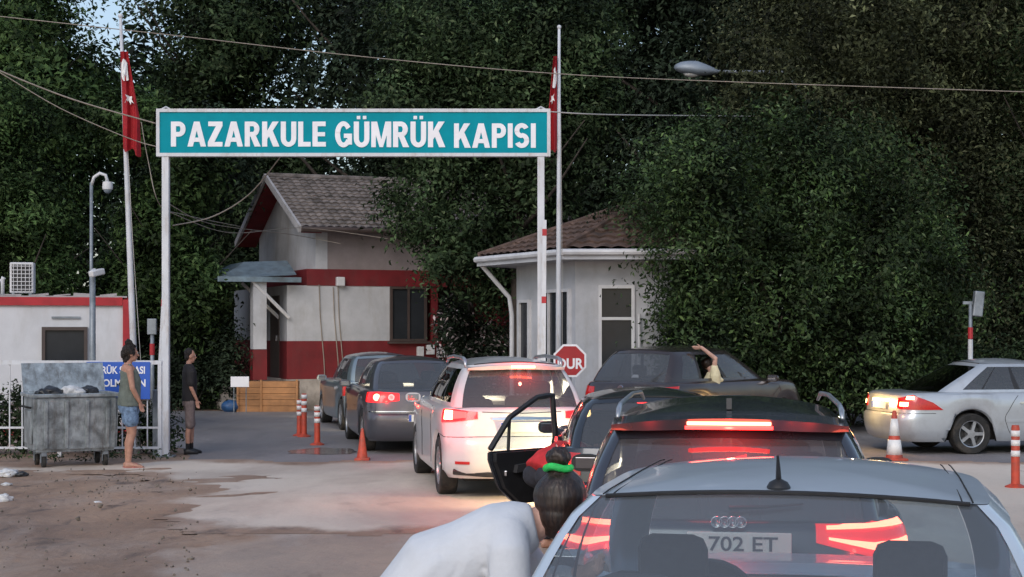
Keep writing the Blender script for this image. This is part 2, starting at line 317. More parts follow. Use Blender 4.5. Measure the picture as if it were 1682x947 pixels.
# ---------------------------------------------------------------- ground
def slab(name, poly, z, m, soft, cell=.16, y_min=-4, y_max=24):
    """finely gridded slab with an edge value rising inwards over `soft` metres"""
    pl = np.array(poly, float); x0, x1 = pl[:, 0].min(), min(pl[:, 0].max(), 12)
    xs = np.arange(x0, x1 + cell, cell); ys = np.arange(pl[:, 1].min(), pl[:, 1].max() + cell, cell); Xg, Yg = np.meshgrid(xs, ys)
    Xw = Xg + .28 * np.sin(Yg * 1.7 + Xg * .6) + .16 * np.sin(Yg * 4.3 - Xg * 2.1); Yw = Yg + .22 * np.sin(Xg * 1.9 + 1) + .13 * np.sin(Xg * 4.9 + Yg)
    ins = np.zeros(Xg.shape, bool); dist = np.full(Xg.shape, 1e9)
    for (ax, ay), (bx, by) in zip(pl, np.roll(pl, -1, 0)):
        c = ((ay > Yw) != (by > Yw)) & (Xw < (bx - ax) * (Yw - ay) / (by - ay + 1e-12) + ax); ins ^= c
        if min(ax, bx) > 9: continue
        t = np.clip(((Xw - ax) * (bx - ax) + (Yw - ay) * (by - ay)) / ((bx - ax) ** 2 + (by - ay) ** 2), 0, 1); dist = np.minimum(dist, np.hypot(Xw - ax - t * (bx - ax), Yw - ay - t * (by - ay)))
    idx = -np.ones(Xg.shape, int); vs = []; fs = []
    ok = ins[:-1, :-1] & ins[1:, :-1] & ins[:-1, 1:] & ins[1:, 1:]
    for j, i in zip(*np.nonzero(ok)):
        f = []
        for a, b in ((j, i), (j, i + 1), (j + 1, i + 1), (j + 1, i)):
            if idx[a, b] < 0: idx[a, b] = len(vs); vs.append((Xg[a, b], Yg[a, b], z, dist[a, b]))
            f.append(idx[a, b])
        fs.append(f)
    me = bpy.data.meshes.new(name); me.from_pydata([v[:3] for v in vs], [], fs); at = me.attributes.new('edge', 'FLOAT', 'POINT'); at.data.foreach_set('value', [min(1.0, v[3] / soft) for v in vs]); me.materials.append(m)
    o = bpy.data.objects.new(name, me); link(o); o['kind'] = 'structure'; return o
def sheet(name, poly, z, m, jit=.06, step=.5, label=None):
    pts = []
    for (x0, y0), (x1, y1) in zip(poly, poly[1:] + poly[:1]):
        n = max(1, int(math.hypot(x1 - x0, y1 - y0) / step)); 
        for k in range(n):
            t = k / n; pts.append((x0 + (x1 - x0) * t + random.uniform(-jit, jit), y0 + (y1 - y0) * t + random.uniform(-jit, jit)))
    bm = B(); f = bm.faces.new([bm.verts.new((x, y, z)) for x, y in pts]); bmesh.ops.triangulate(bm, faces=[f])
    o = mobj(name, bm, m); o['kind'] = 'structure'; return o
bm = B(); xs = [-200, -60, -30, -18] + [ -14 + .25 * i for i in range(int(16 / .25))] + [2, 8, 20, 60, 200]; ys = [-60, -5, 6] + [9 + .25 * i for i in range(int(15 / .25))] + [24, 30, 40, 60, 120, 300]
g = [[bm.verts.new((x, y, 0)) for x in xs] for y in ys]
from mathutils import noise
for row in g:
    for v in row:
        x, y = v.co.x, v.co.y
        if -14 < x < -2.4 and 9 < y < 22:
            k = min(1, (-2.4 - x) / 2, (22 - y) / 1.5, (y - 9))
            v.co.z = max(0, k) * (abs(noise.noise(Vector((x * .9, y * 1.3, 0)))) * .10 + abs(noise.noise(Vector((x * 3, y * 4, 3)))) * .045) - .02 * max(0, k)
for j in range(len(ys) - 1):
    for i in range(len(xs) - 1): bm.faces.new((g[j][i], g[j][i + 1], g[j + 1][i + 1], g[j + 1][i]))
mobj('ground', bm, M['dirt'], smooth=True)['kind'] = 'structure'
sheet('road', [(-4.7, 22.6), (30, 22.6), (30, 36), (6, 37.2), (-16, 37.2), (-16, 33), (-8, 30), (-5.1, 25)], .006, M['asphalt'], .08)
slab('concrete_pavement', [(-3.6, 15.2), (-2.4, 14.4), (.4, 14.4), (2.6, 13), (1.6, -4), (11.9, -4), (11.9, 23.1), (0, 22.9), (-4.8, 23.2), (-7.6, 22.2), (-7.4, 20.9), (-4.9, 20.6), (-4.4, 18.5)], .008, M['concrete'], 1.5)
sheet('puddle', [(x_, y_) for x_, y_ in ((-3.4, 24.3), (-2.9, 24.0), (-2.5, 24.15), (-2.35, 24.6), (-2.6, 25.3), (-3.1, 25.5), (-3.5, 25.0))], .0105, M['puddle'], .06, .2)
slab('gravel_path', [(-1.6, -4), (4.2, -4), (4.2, 14.6), (.2, 15.8), (-3.4, 15.6), (-2.9, 11), (-2.2, 5)], .005, M['path'], 1.6)

# ---------------------------------------------------------------- foliage
def leaves_mesh(name, blobs, n, size, m, clump=26, spread=.30, shell=.55, droop=0.0, m2=None, frac2=0):
    """blobs: (cx,cy,cz,rx,ry,rz). Leaf-sized folded faces set in clumps through the crown volume."""
    bl = np.array(blobs, float); vol = (bl[:, 3] * bl[:, 4] * bl[:, 5]) ** .8; pr = vol / vol.sum()
    nc = n // clump; bi = RNG.choice(len(bl), nc, p=pr)
    d = RNG.normal(size=(nc, 3)); d /= np.linalg.norm(d, axis=1)[:, None]
    rr = shell + (1 - shell) * RNG.random(nc) ** .6; rr *= 1 + RNG.normal(size=nc) * .09
    c = bl[bi, :3] + d * bl[bi, 3:6] * rr[:, None]
    sp = spread * (0.5 + RNG.random(nc))
    p = np.repeat(c, clump, 0) + RNG.normal(size=(nc * clump, 3)) * np.repeat(sp, clump)[:, None] * .62
    p[:, 2] -= droop * np.abs(RNG.normal(size=len(p)))
    keep = p[:, 2] > .03; p = p[keep]; N = len(p)
    cn = d * .75 + np.array([0, 0, .55]) + RNG.normal(size=(nc, 3)) * .30; tone = np.clip(RNG.normal(1.0, .36, nc), .35, 2.0)
    cn = np.repeat(cn, clump, 0)[keep]; tone = np.repeat(tone, clump)[keep]
    nrm = cn + RNG.normal(size=(N, 3)) * .42; nrm /= np.linalg.norm(nrm, axis=1)[:, None]
    t = RNG.normal(size=(N, 3)); t -= nrm * (t * nrm).sum(1)[:, None]; t /= np.linalg.norm(t, axis=1)[:, None]
    b = np.cross(nrm, t); L = size * (.6 + .8 * RNG.random(N)); W = L * (.30 + .22 * RNG.random(N))
    v = np.empty((N, 4, 3)); fold = nrm * (L * .12)[:, None]
    v[:, 0] = p - t * L[:, None] * .5; v[:, 1] = p + b * W[:, None] * .5 + fold; v[:, 2] = p + t * L[:, None] * .5 - nrm * (L * .15)[:, None]; v[:, 3] = p - b * W[:, None] * .5 + fold
    me = bpy.data.meshes.new(name); me.vertices.add(N * 4); me.vertices.foreach_set('co', v.reshape(-1))
    me.loops.add(N * 4); me.loops.foreach_set('vertex_index', np.arange(N * 4, dtype=np.int32))
    me.polygons.add(N); me.polygons.foreach_set('loop_start', np.arange(0, N * 4, 4, dtype=np.int32))
    try: me.polygons.foreach_set('loop_total', np.full(N, 4, dtype=np.int32))
    except Exception: pass
    me.materials.append(m)
    if m2: me.materials.append(m2); me.polygons.foreach_set('material_index', (RNG.random(N) < frac2).astype(np.int32))
    at = me.attributes.new('tone', 'FLOAT', 'FACE'); at.data.foreach_set('value', tone.astype(np.float32)); me.update(); return me
def trunk_bm(h, r, limbs, lean=(0, 0), seed=0):
    rnd = random.Random(seed); bm = B(); pts = []; rad = []
    for k in range(9):
        t = k / 8; pts.append((lean[0] * t * t + rnd.uniform(-.06, .06) * h * .1, lean[1] * t * t + rnd.uniform(-.06, .06) * h * .1, h * t)); rad.append(r * (1 - .75 * t) * (1.35 if k == 0 else 1))
    tube(bm, pts, rad, 10)
    for i in range(limbs):
        k = rnd.randint(3, 7); a = rnd.uniform(0, 2 * PI); l = h * rnd.uniform(.25, .45); p = Vector(pts[k]); d = Vector((math.cos(a), math.sin(a), rnd.uniform(.3, .9)))
        q = [p + d * l * t + Vector((0, 0, .25 * l * t * t)) for t in (0, .3, .6, 1)]
        tube(bm, q, [rad[k] * .6, rad[k] * .42, rad[k] * .28, rad[k] * .1], 7)
    return bm
def tree(name, label, cat, loc, blobs, n, size, m, trunk=(6, .2, 6), group=None, rz=0, lean=(0, 0), **kw):
    t = thing(name, label, cat, loc, rz, group)
    o = bpy.data.objects.new('crown', leaves_mesh('crown', blobs, n, size, m, **kw)); link(o, t)
    if trunk: mobj('trunk', trunk_bm(*trunk, lean=lean, seed=len(label)), M['bark'], t, smooth=True)
    return t
def crown_blobs(h, w, base, k, seed):
    r = random.Random(seed); out = []
    for i in range(k):
        t = (i + .5) / k; z = base + (h - base) * t; env = math.sin(PI * min(1, .18 + t * .78)) ** .7
        a = r.uniform(0, 2 * PI); q = w * env * r.uniform(.2, .62); rr = w * r.uniform(.34, .55) * (.6 + .4 * env)
        out.append((q * math.cos(a), q * math.sin(a), z, rr, rr, rr * r.uniform(.6, .9)))
    return out
# trees standing behind everything, tall enough to fill the view to the top of the frame
back = [(-14.8, 46, 'leaf_green', 12.2, 4.4, 'mid green tree behind the container office, farthest left'),
        (-9.2, 49, 'leaf_mid', 13.4, 4.0, 'tall tree between container office and gabled house, below the patch of sky'),
        (-3.4, 47, 'leaf_dark', 15, 4.6, 'tall dark tree rising directly behind the gabled red and white house'),
        (1.2, 48, 'leaf_dark', 15.5, 4.4, 'dark tree rising behind the gap between the two houses'),
        (6.0, 46, 'leaf_dark', 16, 4.6, 'tall dark tree behind the tiled white booth'),
        (11.2, 47, 'leaf_olive', 15.5, 4.6, 'tall olive green tree beyond the big rounded shrub on the right'),
        (16.2, 46, 'leaf_mid', 15, 4.6, 'tree behind the silver sedan, farthest right of the back row')]
for i, (x, y, lm, h, wd, lab) in enumerate(back):
    tree('broadleaf_tree', lab, 'tree', (x, y, 0), crown_blobs(h, wd, 1.2, 24, i + 3), 84000, .19, M[lm], (h * .75, .28, 8), 'tall trees behind the crossing buildings', clump=60, spread=.62, shell=.35)
o = bpy.data.objects.new('forest', leaves_mesh('forest', [(x, 60 + random.uniform(-3, 3), z + random.uniform(-1, 1), 3.6, 2.4, 2.8) for x in np.arange(-14, 34, 3.2) for z in (2, 6, 10, 14, 17) if not (x < -10 and z > 12)] + [(x, 60, z, 3.4, 2.4, 2.4) for x in (-29, -26, -23, -20, -17) for z in (2, 5.5, 9, 11)], 120000, .46, M['leaf_dark'], clump=30, spread=.7, shell=.1))
tag(link(o), 'dark mass of woodland filling the gaps behind the tall trees', 'woodland', kind='stuff')

# nearer trees
tree('walnut_tree', 'dark tree with drooping boughs hanging over the red and white house roof', 'tree', (.1, 35.2, 0),
     [(-1.2, 0, 6.2, 1.6, 1.4, 1.3), (-2.2, -.3, 4.7, .9, .9, .9), (-.4, .2, 7.6, 1.9, 1.5, 1.2), (-1.0, -.2, 4.4, 1.0, .9, 1.2), (.4, .2, 5.6, 1.3, 1.2, 1.3), (-1.6, 0, 8.6, 1.6, 1.3, 1.2), (.9, 0, 8.6, 1.5, 1.3, 1.4), (-1.5, -.4, 3.5, .55, .6, .7), (-.5, .5, 3.4, .9, .8, 1.0), (-2.6, -.2, 6.9, 1.1, 1, .9), (.2, .4, 3.9, 1.1, .9, 1.3), (1.3, .2, 7, 1.2, 1.2, 1)],
     80000, .125, M['leaf_mid'], (6.5, .22, 7), clump=40, spread=.34, shell=.45, droop=.12)
tree('rounded_shrub_tree', 'broad rounded green tree hiding the right end of the tiled booth', 'tree', (4.75, 29.9, 0),
     [(.3, .1, 5.9, .7, .6, .45), (-1.9, .2, 5.1, .6, .6, .55), (1.9, .2, 5.3, .9, .8, .6), (2.9, .3, 4.3, .8, .7, .9), (3.4, .1, 2.6, .9, .8, 1.1), (3.5, -.2, 1.0, .9, .7, .8), (-.9, .1, 5.6, .6, .6, .5), (-1.5, 0, 4.0, 1.5, 1.5, 1.3), (.3, -.2, 4.4, 1.6, 1.5, 1.3), (-1.3, -.5, 2.3, 1.2, 1.2, 1.3), (-1.0, -1.5, 1.1, .9, .8, .9), (-1.72, -2.0, 3.4, .75, .6, 1.25), (-1.45, -1.95, 4.8, .8, .6, .8), (-1.6, -1.9, 2.2, .5, .5, .8), (-1.1, -1.9, 3.9, .8, .6, 1.2), (.2, -.6, 2.6, 1.9, 1.3, 1.5), (1.9, 0, 3.2, 1.6, 1.4, 1.7), (1.8, -.4, 1.5, 1.6, 1.2, 1.1), (-.7, -.5, 1.1, 1.5, 1.1, .9), (-1.9, -.1, 3.4, .8, 1, .9), (.8, 0, 5.2, 1.1, 1.1, .7), (-1.5, -.9, 1.9, .7, .8, .9)],
     105000, .10, M['leaf_mid'], (3.6, .16, 7), clump=46, spread=.36, shell=.50, m2=M['leaf_green'], frac2=.4)
tree('tall_olive_tree', 'tall loose olive-leaved tree towering over the street lamp', 'tree', (8.0, 36, 0),
     [(-1.6, 0, 8.2, 1.9, 1.6, 1.4), (.6, -.2, 7.4, 2, 1.6, 1.7), (-2.2, 0, 6.4, 1.5, 1.4, 1.2), (2.0, .2, 6.0, 1.7, 1.4, 1.7), (.4, -.4, 5.0, 2.0, 1.5, 1.6), (2.3, 0, 3.6, 1.4, 1.3, 1.6), (-1.0, 0, 10.0, 2.0, 1.6, 1.3), (1.8, 0, 9.2, 2.0, 1.6, 1.5), (2.4, -.2, 2.0, 1.3, 1.1, 1.4), (1, -.3, 2.6, 1.5, 1.1, 1.5), (-2.6, -2.7, 7.45, 1.0, .6, .8), (-2.2, -2.6, 6.6, 1.1, .8, .9), (-1.2, -2.6, 6.3, 1.3, .8, 1.0), (-.6, -2.4, 8.3, 1.5, 1, 1.1), (-2.4, -1.2, 6.6, 1.2, 1.2, 1.0), (-1.2, -1.4, 5.4, 1.6, 1.1, 1.4), (-.2, -1.3, 3.4, 1.6, 1, 1.4)],
     125000, .115, M['leaf_olive'], (7.5, .24, 8), clump=50, spread=.40, shell=.5)
tree('light_green_tree', 'leafy tree with yellow-green leaves at the right edge behind the pole', 'tree', (12.3, 36.5, 0),
     [(-.6, 0, 8.6, 1.7, 1.5, 1.6), (.9, 0, 6.2, 1.7, 1.5, 1.9), (-1.0, -.2, 5.2, 1.3, 1.2, 1.3), (.9, 0, 3.4, 1.6, 1.3, 1.6), (-.9, -.3, 2.4, 1.4, 1.1, 1.3), (1.4, 0, 1.4, 1.5, 1.1, 1.1), (1, 0, 10.4, 1.9, 1.5, 1.5)],
     70000, .115, M['leaf_mid'], (7.5, .2, 7), clump=22, spread=.26, shell=.5, m2=M['leaf_olive'], frac2=.4)
tree('young_green_tree', 'bright green leafy tree behind the air conditioner on the container office', 'tree', (-11.4, 36, 0),
     [(-.8, 0, 5.4, 1.5, 1.3, 1.2), (.5, -.1, 4.5, 1.1, 1.2, 1.0), (-1.7, -.1, 3.4, 1.3, 1.1, 1.2), (.2, 0, 3.1, 1.3, 1.1, 1.1), (-.3, 0, 6.8, 1.1, 1.1, .9), (-2.0, 0, 6.7, 1.2, 1.1, 1)],
     56000, .115, M['leaf_green'], (4.5, .15, 6), clump=20, spread=.26, shell=.5)
tree('slender_green_tree', 'slim green tree between left flagpole and grey camera mast', 'tree', (-8.2, 37.5, 0),
     [(-.2, 0, 4.3, .9, .9, 1.1), (.5, .1, 5.6, .9, .9, 1.1), (-.8, 0, 3.0, .9, .9, 1.1), (.5, 0, 2.8, .9, .9, 1.3), (-.8, 0, 6.8, 1.0, .9, .8)],
     26000, .14, M['leaf_green'], (4.8, .12, 6), clump=20, spread=.26, shell=.5)
tree('dark_garden_tree', 'dark low tree beside the porch of the red and white house', 'tree', (-8.5, 40.5, 0),
     [(0, 0, 2.6, 1.2, 1.1, 1.3), (-.4, 0, 4.6, 1.2, 1.1, 1.4), (.6, .3, 6.3, 1.3, 1.1, 1.3), (-1.3, 0, 1.6, .9, .9, 1.1)], 36000, .15, M['leaf_dark'], (4, .14, 6), clump=20, spread=.26, shell=.3)
def shrub(name, label, loc, blobs, n, size, m, group=None, **kw):
    t = thing(name, label, 'shrub', loc, 0, group)
    link(bpy.data.objects.new('foliage', leaves_mesh('foliage', blobs, n, size, m, **kw)), t)
    bm = B()
    for i in range(5):
        a = i * 1.3; tube(bm, [(0, 0, 0), (.15 * math.cos(a), .12 * math.sin(a), .35), (.34 * math.cos(a), .25 * math.sin(a), .75)], [.02, .014, .006], 5)
    mobj('stem', bm, M['bark'], t); return t
shrub('flowering_shrub', 'shrub dotted with pale blossoms against the dark red wall', P(775, 660, 36).xy.to_3d(), [(-.35, 0, 1.9, .5, .4, .7), (.35, 0, 1.6, .7, .45, .6), (0, 0, 1.0, .8, .5, .7)], 9000, .11, M['leaf_dark'], clump=14, spread=.2, shell=.3, m2=M['petal'], frac2=.13)
shrub('low_hedge_bush', 'low bush under the left of the big rounded tree', P(1180, 640, 31.5).xy.to_3d(), [(-.6, 0, .8, .9, .6, .7), (.6, 0, .7, 1.0, .6, .6)], 12000, .10, M['leaf_olive'], 'bushes along the far kerb', clump=18, spread=.2, shell=.3)
shrub('low_hedge_bush', 'low bush just beyond the tail of the silver sedan', P(1400, 640, 31.5).xy.to_3d(), [(-.9, 0, .75, 1.0, .6, .7), (.6, 0, .8, 1.0, .6, .6)], 12000, .10, M['leaf_olive'], 'bushes along the far kerb', clump=18, spread=.2, shell=.3)
shrub('low_hedge_bush', 'low bush behind the roof of the silver sedan', P(1600, 640, 31.8).xy.to_3d(), [(-.9, 0, .9, 1.1, .6, .8), (.9, 0, .9, 1.1, .6, .8)], 12000, .10, M['leaf_mid'], 'bushes along the far kerb', clump=18, spread=.2, shell=.3)
shrub('low_hedge_bush', 'dark low bush at the right corner of the booth', P(1125, 640, 28.3).xy.to_3d(), [(.1, 0, .9, .6, .5, .9), (.4, 0, 1.6, .5, .4, .5)], 12000, .10, M['leaf_dark'], 'bushes along the far kerb', clump=18, spread=.2, shell=.3)
shrub('fence_bush', 'bush with pale leaves growing through the fence left of the skip', (-7.5, 24.3, 0), [(0, 0, .55, .35, .3, .55), (-.5, 0, .5, .4, .3, .5)], 5000, .07, M['leaf_mid'], 'bushes behind the white fence', clump=14, spread=.12, shell=.2, m2=M['petal'], frac2=.06)
shrub('fence_bush', 'bush behind the skip below the blue sign', (-6.3, 24.4, 0), [(0, 0, .4, .8, .3, .45), (.8, 0, .35, .4, .3, .4)], 5000, .07, M['leaf_mid'], 'bushes behind the white fence', clump=14, spread=.12, shell=.2)
shrub('roadside_bush', 'low green bush on the far side of the road beside the porch', P(355, 640, 38.2).xy.to_3d(), [(-.5, 0, .5, .6, .5, .5), (.4, 0, .35, .6, .4, .4)], 8000, .10, M['leaf_green'], clump=16, spread=.18, shell=.2)
shrub('roadside_bush', 'dark bush behind the man in black', P(318, 640, 37.5).xy.to_3d(), [(-.4, 0, .9, .8, .5, .9), (.5, .3, 1.2, .8, .5, 1.1)], 9000, .11, M['leaf_dark'], clump=16, spread=.2, shell=.2)
# weeds at the foot of fence and skip
o = bpy.data.objects.new('weeds', leaves_mesh('weeds', [(x, 22.95 + random.uniform(-.2, .35), .02, .25, .15, .10) for x in np.arange(-9, -4.9, .28)] + [(x, 37.45, .03, .3, .15, .14) for x in np.arange(-9.5, -5.2, .4)] + [(x, 31.2, .03, .5, .3, .2) for x in np.arange(2.4, 12.5, .7)], 9000, .055, M['leaf_mid'], clump=10, spread=.1, shell=.1))
tag(link(o), 'weeds along the foot of the fence and the far kerb', 'weeds', kind='stuff')

# ---------------------------------------------------------------- buildings
def tiles(bm, o, u, v, nu, nv, mi=0, du=6, amp=.035, trim=None):
    """tiled slope: o corner, u vector along the eaves, v vector up the slope"""
    o, u, v = Vector(o), Vector(u), Vector(v); n = u.cross(v).normalized(); n = n if n.z > 0 else -n
    rows = []
    for j in range(nv):
        for e in (0, 1):
            h0 = .035 * (1 - e)
            t = (j + e * .999) / nv
            rows.append([bm.verts.new(o + u * (lambda s: s)(i / (nu * du)) * 1.0 * (1 if trim is None else 1) + v * t + (u * 0 if trim is None else (u * (.5 - i / (nu * du)) * trim * t)) + n * (h0 + amp * abs(math.sin(PI * i / du)))) for i in range(nu * du + 1)])
    for a, b in zip(rows, rows[1:]):
        for i in range(len(a) - 1): bm.faces.new((a[i], a[i + 1], b[i + 1], b[i])).material_index = mi
def window(parent, c, w, h, ux=Vector((1, 0, 0)), frame='win_frame', bars=(0,), hbars=(), name='window'):
    """window on a wall: c centre, ux direction along the wall, outward normal = ux rotated -90"""
    ux = Vector(ux).normalized(); nn = Vector((ux.y, -ux.x, 0)); Rm = Matrix((ux, nn, Vector((0, 0, 1)))).transposed(); c = Vector(c)
    bm = B(); f = .06
    for s in (-1, 1):
        box(bm, c + nn * .03 + ux * s * (w / 2 - f / 2), (f, .07, h), Rm); box(bm, c + nn * .031 + Vector((0, 0, s * (h / 2 - f / 2))), (w - 2 * f, .07, f), Rm)
    for b in bars:
        if b: box(bm, c + nn * .027 + ux * b * w / 2, (f * .9, .055, h - 2 * f), Rm)
    for b in hbars: box(bm, c + nn * .025 + Vector((0, 0, b * h / 2)), (w - 2 * f, .05, f * .9), Rm)
    wn = mobj(name, bm, M[frame], parent)
    bm = B(); box(bm, c + nn * .008, (w - .08, .012, h - .08), Rm); mobj('pane', bm, M['win_glass'], wn)
    bm = B(); box(bm, c + nn * .07 + Vector((0, 0, -h / 2 - .03)), (w + .12, .16, .05), Rm); mobj('sill', bm, M['wall_w'] if frame == 'win_frame' else M['win_dark'], wn)
    return wn
# red and white gabled house -------------------------------------------------
H = thing('gabled_house', 'red and white gabled house with grey tiled roof beyond the gate', 'house', (-5.4, 38, 0), R(22))
LX = 7.4; DP = 6.0                       # length along x, depth; local origin = lower left front corner
bm = B(); box(bm, (LX / 2, DP / 2, .36), (LX + .1, DP + .1, .72)); mobj('plinth', bm, M['plinth'], H)
bm = B(); box(bm, (LX / 2, DP / 2, 1.18), (LX + .02, DP + .02, .92)); box(bm, (LX / 2 + .25, DP / 2, 3.18), (LX - .5 + .04, DP + .04, .40)); mobj('red_band', bm, M['wall_r'], H)
XW = 2.62                             # white wall ends here; a deep red veranda lies beyond it
bm = B(); box(bm, (XW / 2, DP / 2, 2.31), (XW, DP, 1.34)); mobj('lower_wall', bm, M['wall_w'], H)
bm = B(); box(bm, ((XW + LX) / 2, DP / 2 + .8, 2.31), (LX - XW, DP - 1.6, 1.34)); mobj('veranda_wall', bm, M['wall_r'], H)
for x in (3.75, 5.4, 7.3):
    bm = B(); box(bm, (x, .12, 2.31), (.18, .2, 1.34)); mobj('veranda_post', bm, M['wall_r'], H)
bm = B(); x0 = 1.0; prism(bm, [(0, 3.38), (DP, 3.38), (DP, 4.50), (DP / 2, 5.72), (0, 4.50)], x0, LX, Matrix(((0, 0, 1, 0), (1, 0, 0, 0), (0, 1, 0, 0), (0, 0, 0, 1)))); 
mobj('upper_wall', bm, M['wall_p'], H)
bm = B(); prism(bm, [(-.01, 3.38), (DP, 3.38), (DP, 4.49), (DP / 2, 5.70), (-.01, 4.49)], x0 - .3, x0 - .004, Matrix(((0, 0, 1, 0), (1, 0, 0, 0), (0, 1, 0, 0), (0, 0, 0, 1)))); mobj('gable_wall', bm, M['wall_w'], H)
bm = B(); tiles(bm, (.22, -.55, 4.34), (LX + .13, 0, 0), (0, 3.55, 1.52), 38, 15, amp=.028); rf = mobj('roof', bm, M['tile'], H)
bm = B(); tiles(bm, (.22, DP + .55, 4.34), (LX + .13, 0, 0), (0, -3.55, 1.52), 27, 11); mobj('rear_slope', bm, M['tile'], rf)
bm = B(); tube(bm, [(.22, DP / 2, 5.88), (LX + .35, DP / 2, 5.88)], .09, 8); mobj('ridge', bm, M['tile'], rf)
bm = B()
for s in (0, 1):
    y0 = -.58 if s == 0 else DP + .58
    a = Vector((.17, y0, 4.30)); b = Vector((.17, DP / 2, 5.86)); dv = (b - a); ln = dv.length; ang = math.atan2(dv.z, dv.y)
    box(bm, (a + b) / 2, (.06, ln, .17), Matrix.Rotation(ang, 3, 'X'))
mobj('bargeboard', bm, M['soffit'], H)
bm = B()
for s in (0, 1):
    y0 = -.50 if s == 0 else DP + .50
    a = Vector((.47, y0, 4.24)); b = Vector((.47, DP / 2, 5.76)); dv = (b - a); box(bm, (a + b) / 2, (.5, dv.length, .05), Matrix.Rotation(math.atan2(dv.z, dv.y), 3, 'X'))
mobj('soffit', bm, M['wall_r'], H)
bm = B(); tube(bm, [(.2, -.62, 4.30), (LX + .35, -.62, 4.30)], .07, 8); mobj('gutter', bm, M['win_dark'], H)
window(H, (3.05, -.0, 2.3), .95, 1.35, frame='win_dark', bars=(0.01, ))
window(H, (4.9, 1.6, 2.4), .9, 1.0, frame='win_dark', bars=(0.01, ))
for k, (px, py) in enumerate(((700, 578), (718, 575), (737, 580))):
    c = P(px, py, 37.9) - Vector((-5.4, 38, 0)); bm = B(); box(bm, (c.x, -.07, c.z), (.20 if k else .16, .12, .24), bev=.01); mobj('meter_box', bm, M['win_frame'], H)
for px, z in ((525, 3.0), (549, 2.95), (557, 3.1)):
    x = (px - CX) / FOC * 38 + 5.4; bm = B(); tube(bm, [(x, -.03, z), (x + .03, -.03, 2.2), (x + .12, -.03, 1.2), (x + .14, -.08, .5)], .012, 6); mobj('wall_cable', bm, M['wire'], H)
bm = B(); box(bm, ((560 - CX) / FOC * 38 + 5.4, -.1, 3.08), (.2, .16, .22), bev=.02); mobj('junction_box', bm, M['win_frame'], H)
# porch on the left
bm = B()
cx0, cx1, cy0, cy1 = -1.75, .25, -.35, 3.2
e = [bm.verts.new(v) for v in ((cx0, cy0, 3.10), (cx1 - .1, cy0, 3.22), (cx1 - .1, cy1, 3.22), (cx0, cy1, 3.1))]; t = [bm.verts.new(v) for v in ((-.9, 0.6, 3.55), (cx1 - .1, 0.6, 3.6), (cx1 - .1, 2.2, 3.6), (-.9, 2.2, 3.55))]
for k in range(4): bm.faces.new((e[k], e[(k + 1) % 4], t[(k + 1) % 4], t[k]))
bm.faces.new(t); bm.faces.new(e[::-1]); mobj('porch_roof', bm, M['metal_roof'], H)
bm = B(); box(bm, ((cx0 + cx1) / 2, cy0 - .02, 3.10), (cx1 - cx0, .05, .12)); mobj('porch_fascia', bm, M['metal_roof'], H)
bm = B(); box(bm, (-.72, -.1, 2.25), (.32, .32, 1.6)); mobj('porch_column', bm, M['wall_w'], H)
bm = B(); box(bm, (-.72, -.1, 1.08), (.34, .34, .72)); mobj('column_base', bm, M['wall_r'], H)
for a, b in (((-.95, -.3, 3.1), (.02, -.1, 2.2)), ((-.9, .9, 3.05), (.0, .8, 2.2))):
    bm = B(); tube(bm, [a, b], .045, 6); mobj('brace', bm, M['win_frame'], H)
bm = B()
for k in range(4): box(bm, (-.75, .9 + .2 - .0 * k, .11 + k * .18), (1.7 - .1 * k, 2.2 - k * .28, .178))
mobj('porch_step', bm, M['plinth'], H)
bm = B(); box(bm, (-.012, 1.2, 1.75), (.02, .9, 2.0)); d = mobj('door', bm, M['win_dark'], H)
bm = B(); box(bm, (-.05, .85, 1.7), (.05, .05, .14), bev=.01); mobj('handle', bm, M['chrome'], d)
# planked bench / steps by the house
t = thing('timber_planter', 'long orange-brown timber box of stacked planks before the porch', 'planter', tuple(P(442, 673, 37).xy) + (0,))
for k in range(5):
    bm = B(); box(bm, (0, 0, .07 + k * .143), (1.36, .5, .138), bev=.008); mobj('plank', bm, M['wood'], t)
for x in (-.7, -.15, .7):
    bm = B(); box(bm, (x * .98, -.27, .37), (.05, .035, .76), bev=.005); mobj('batten', bm, M['wood'], t)
t = thing('notice_board', 'small blank white board on two legs beside the timber planter', 'notice board', tuple(P(394, 676, 36.2).xy) + (0,))
bm = B(); box(bm, (0, 0, .72), (.42, .03, .24), bev=.006); mobj('board', bm, M['sign_white'], t)
for x in (-.14, .14):
    bm = B(); tube(bm, [(x, .02, 0), (x, .02, .66)], .013, 6); mobj('leg', bm, M['galv2'], t)
t = thing('storage_bin', 'pale grey lidded bin standing at the far roadside near the porch', 'bin', tuple(P(369, 672, 38.3).xy) + (0,))
bm = B(); prism(bm, [(-.2, 0), (.2, 0), (.24, .6), (-.24, .6)], -.2, .2, FRONT); mobj('bin_body', bm, M['galv2'], t)
bm = B(); box(bm, (0, 0, .63), (.52, .46, .05), bev=.01); mobj('lid', bm, M['galv'], t)
bm = B(); bmesh.ops.create_icosphere(bm, subdivisions=3, radius=.2)
for v in bm.verts: v.co = Vector((v.co.x * 1.1, v.co.y, max(-.13, v.co.z * .75))) * (1 + .12 * noise.noise(v.co * 9)); v.co.z += .13
o = mobj('rubbish_bag', bm, M['bag_blue'], smooth=True); p = P(379, 676, 36.8); o.location = (p.x, p.y, 0); tag(o, 'dark blue bag on the ground beside the notice board', 'bag')

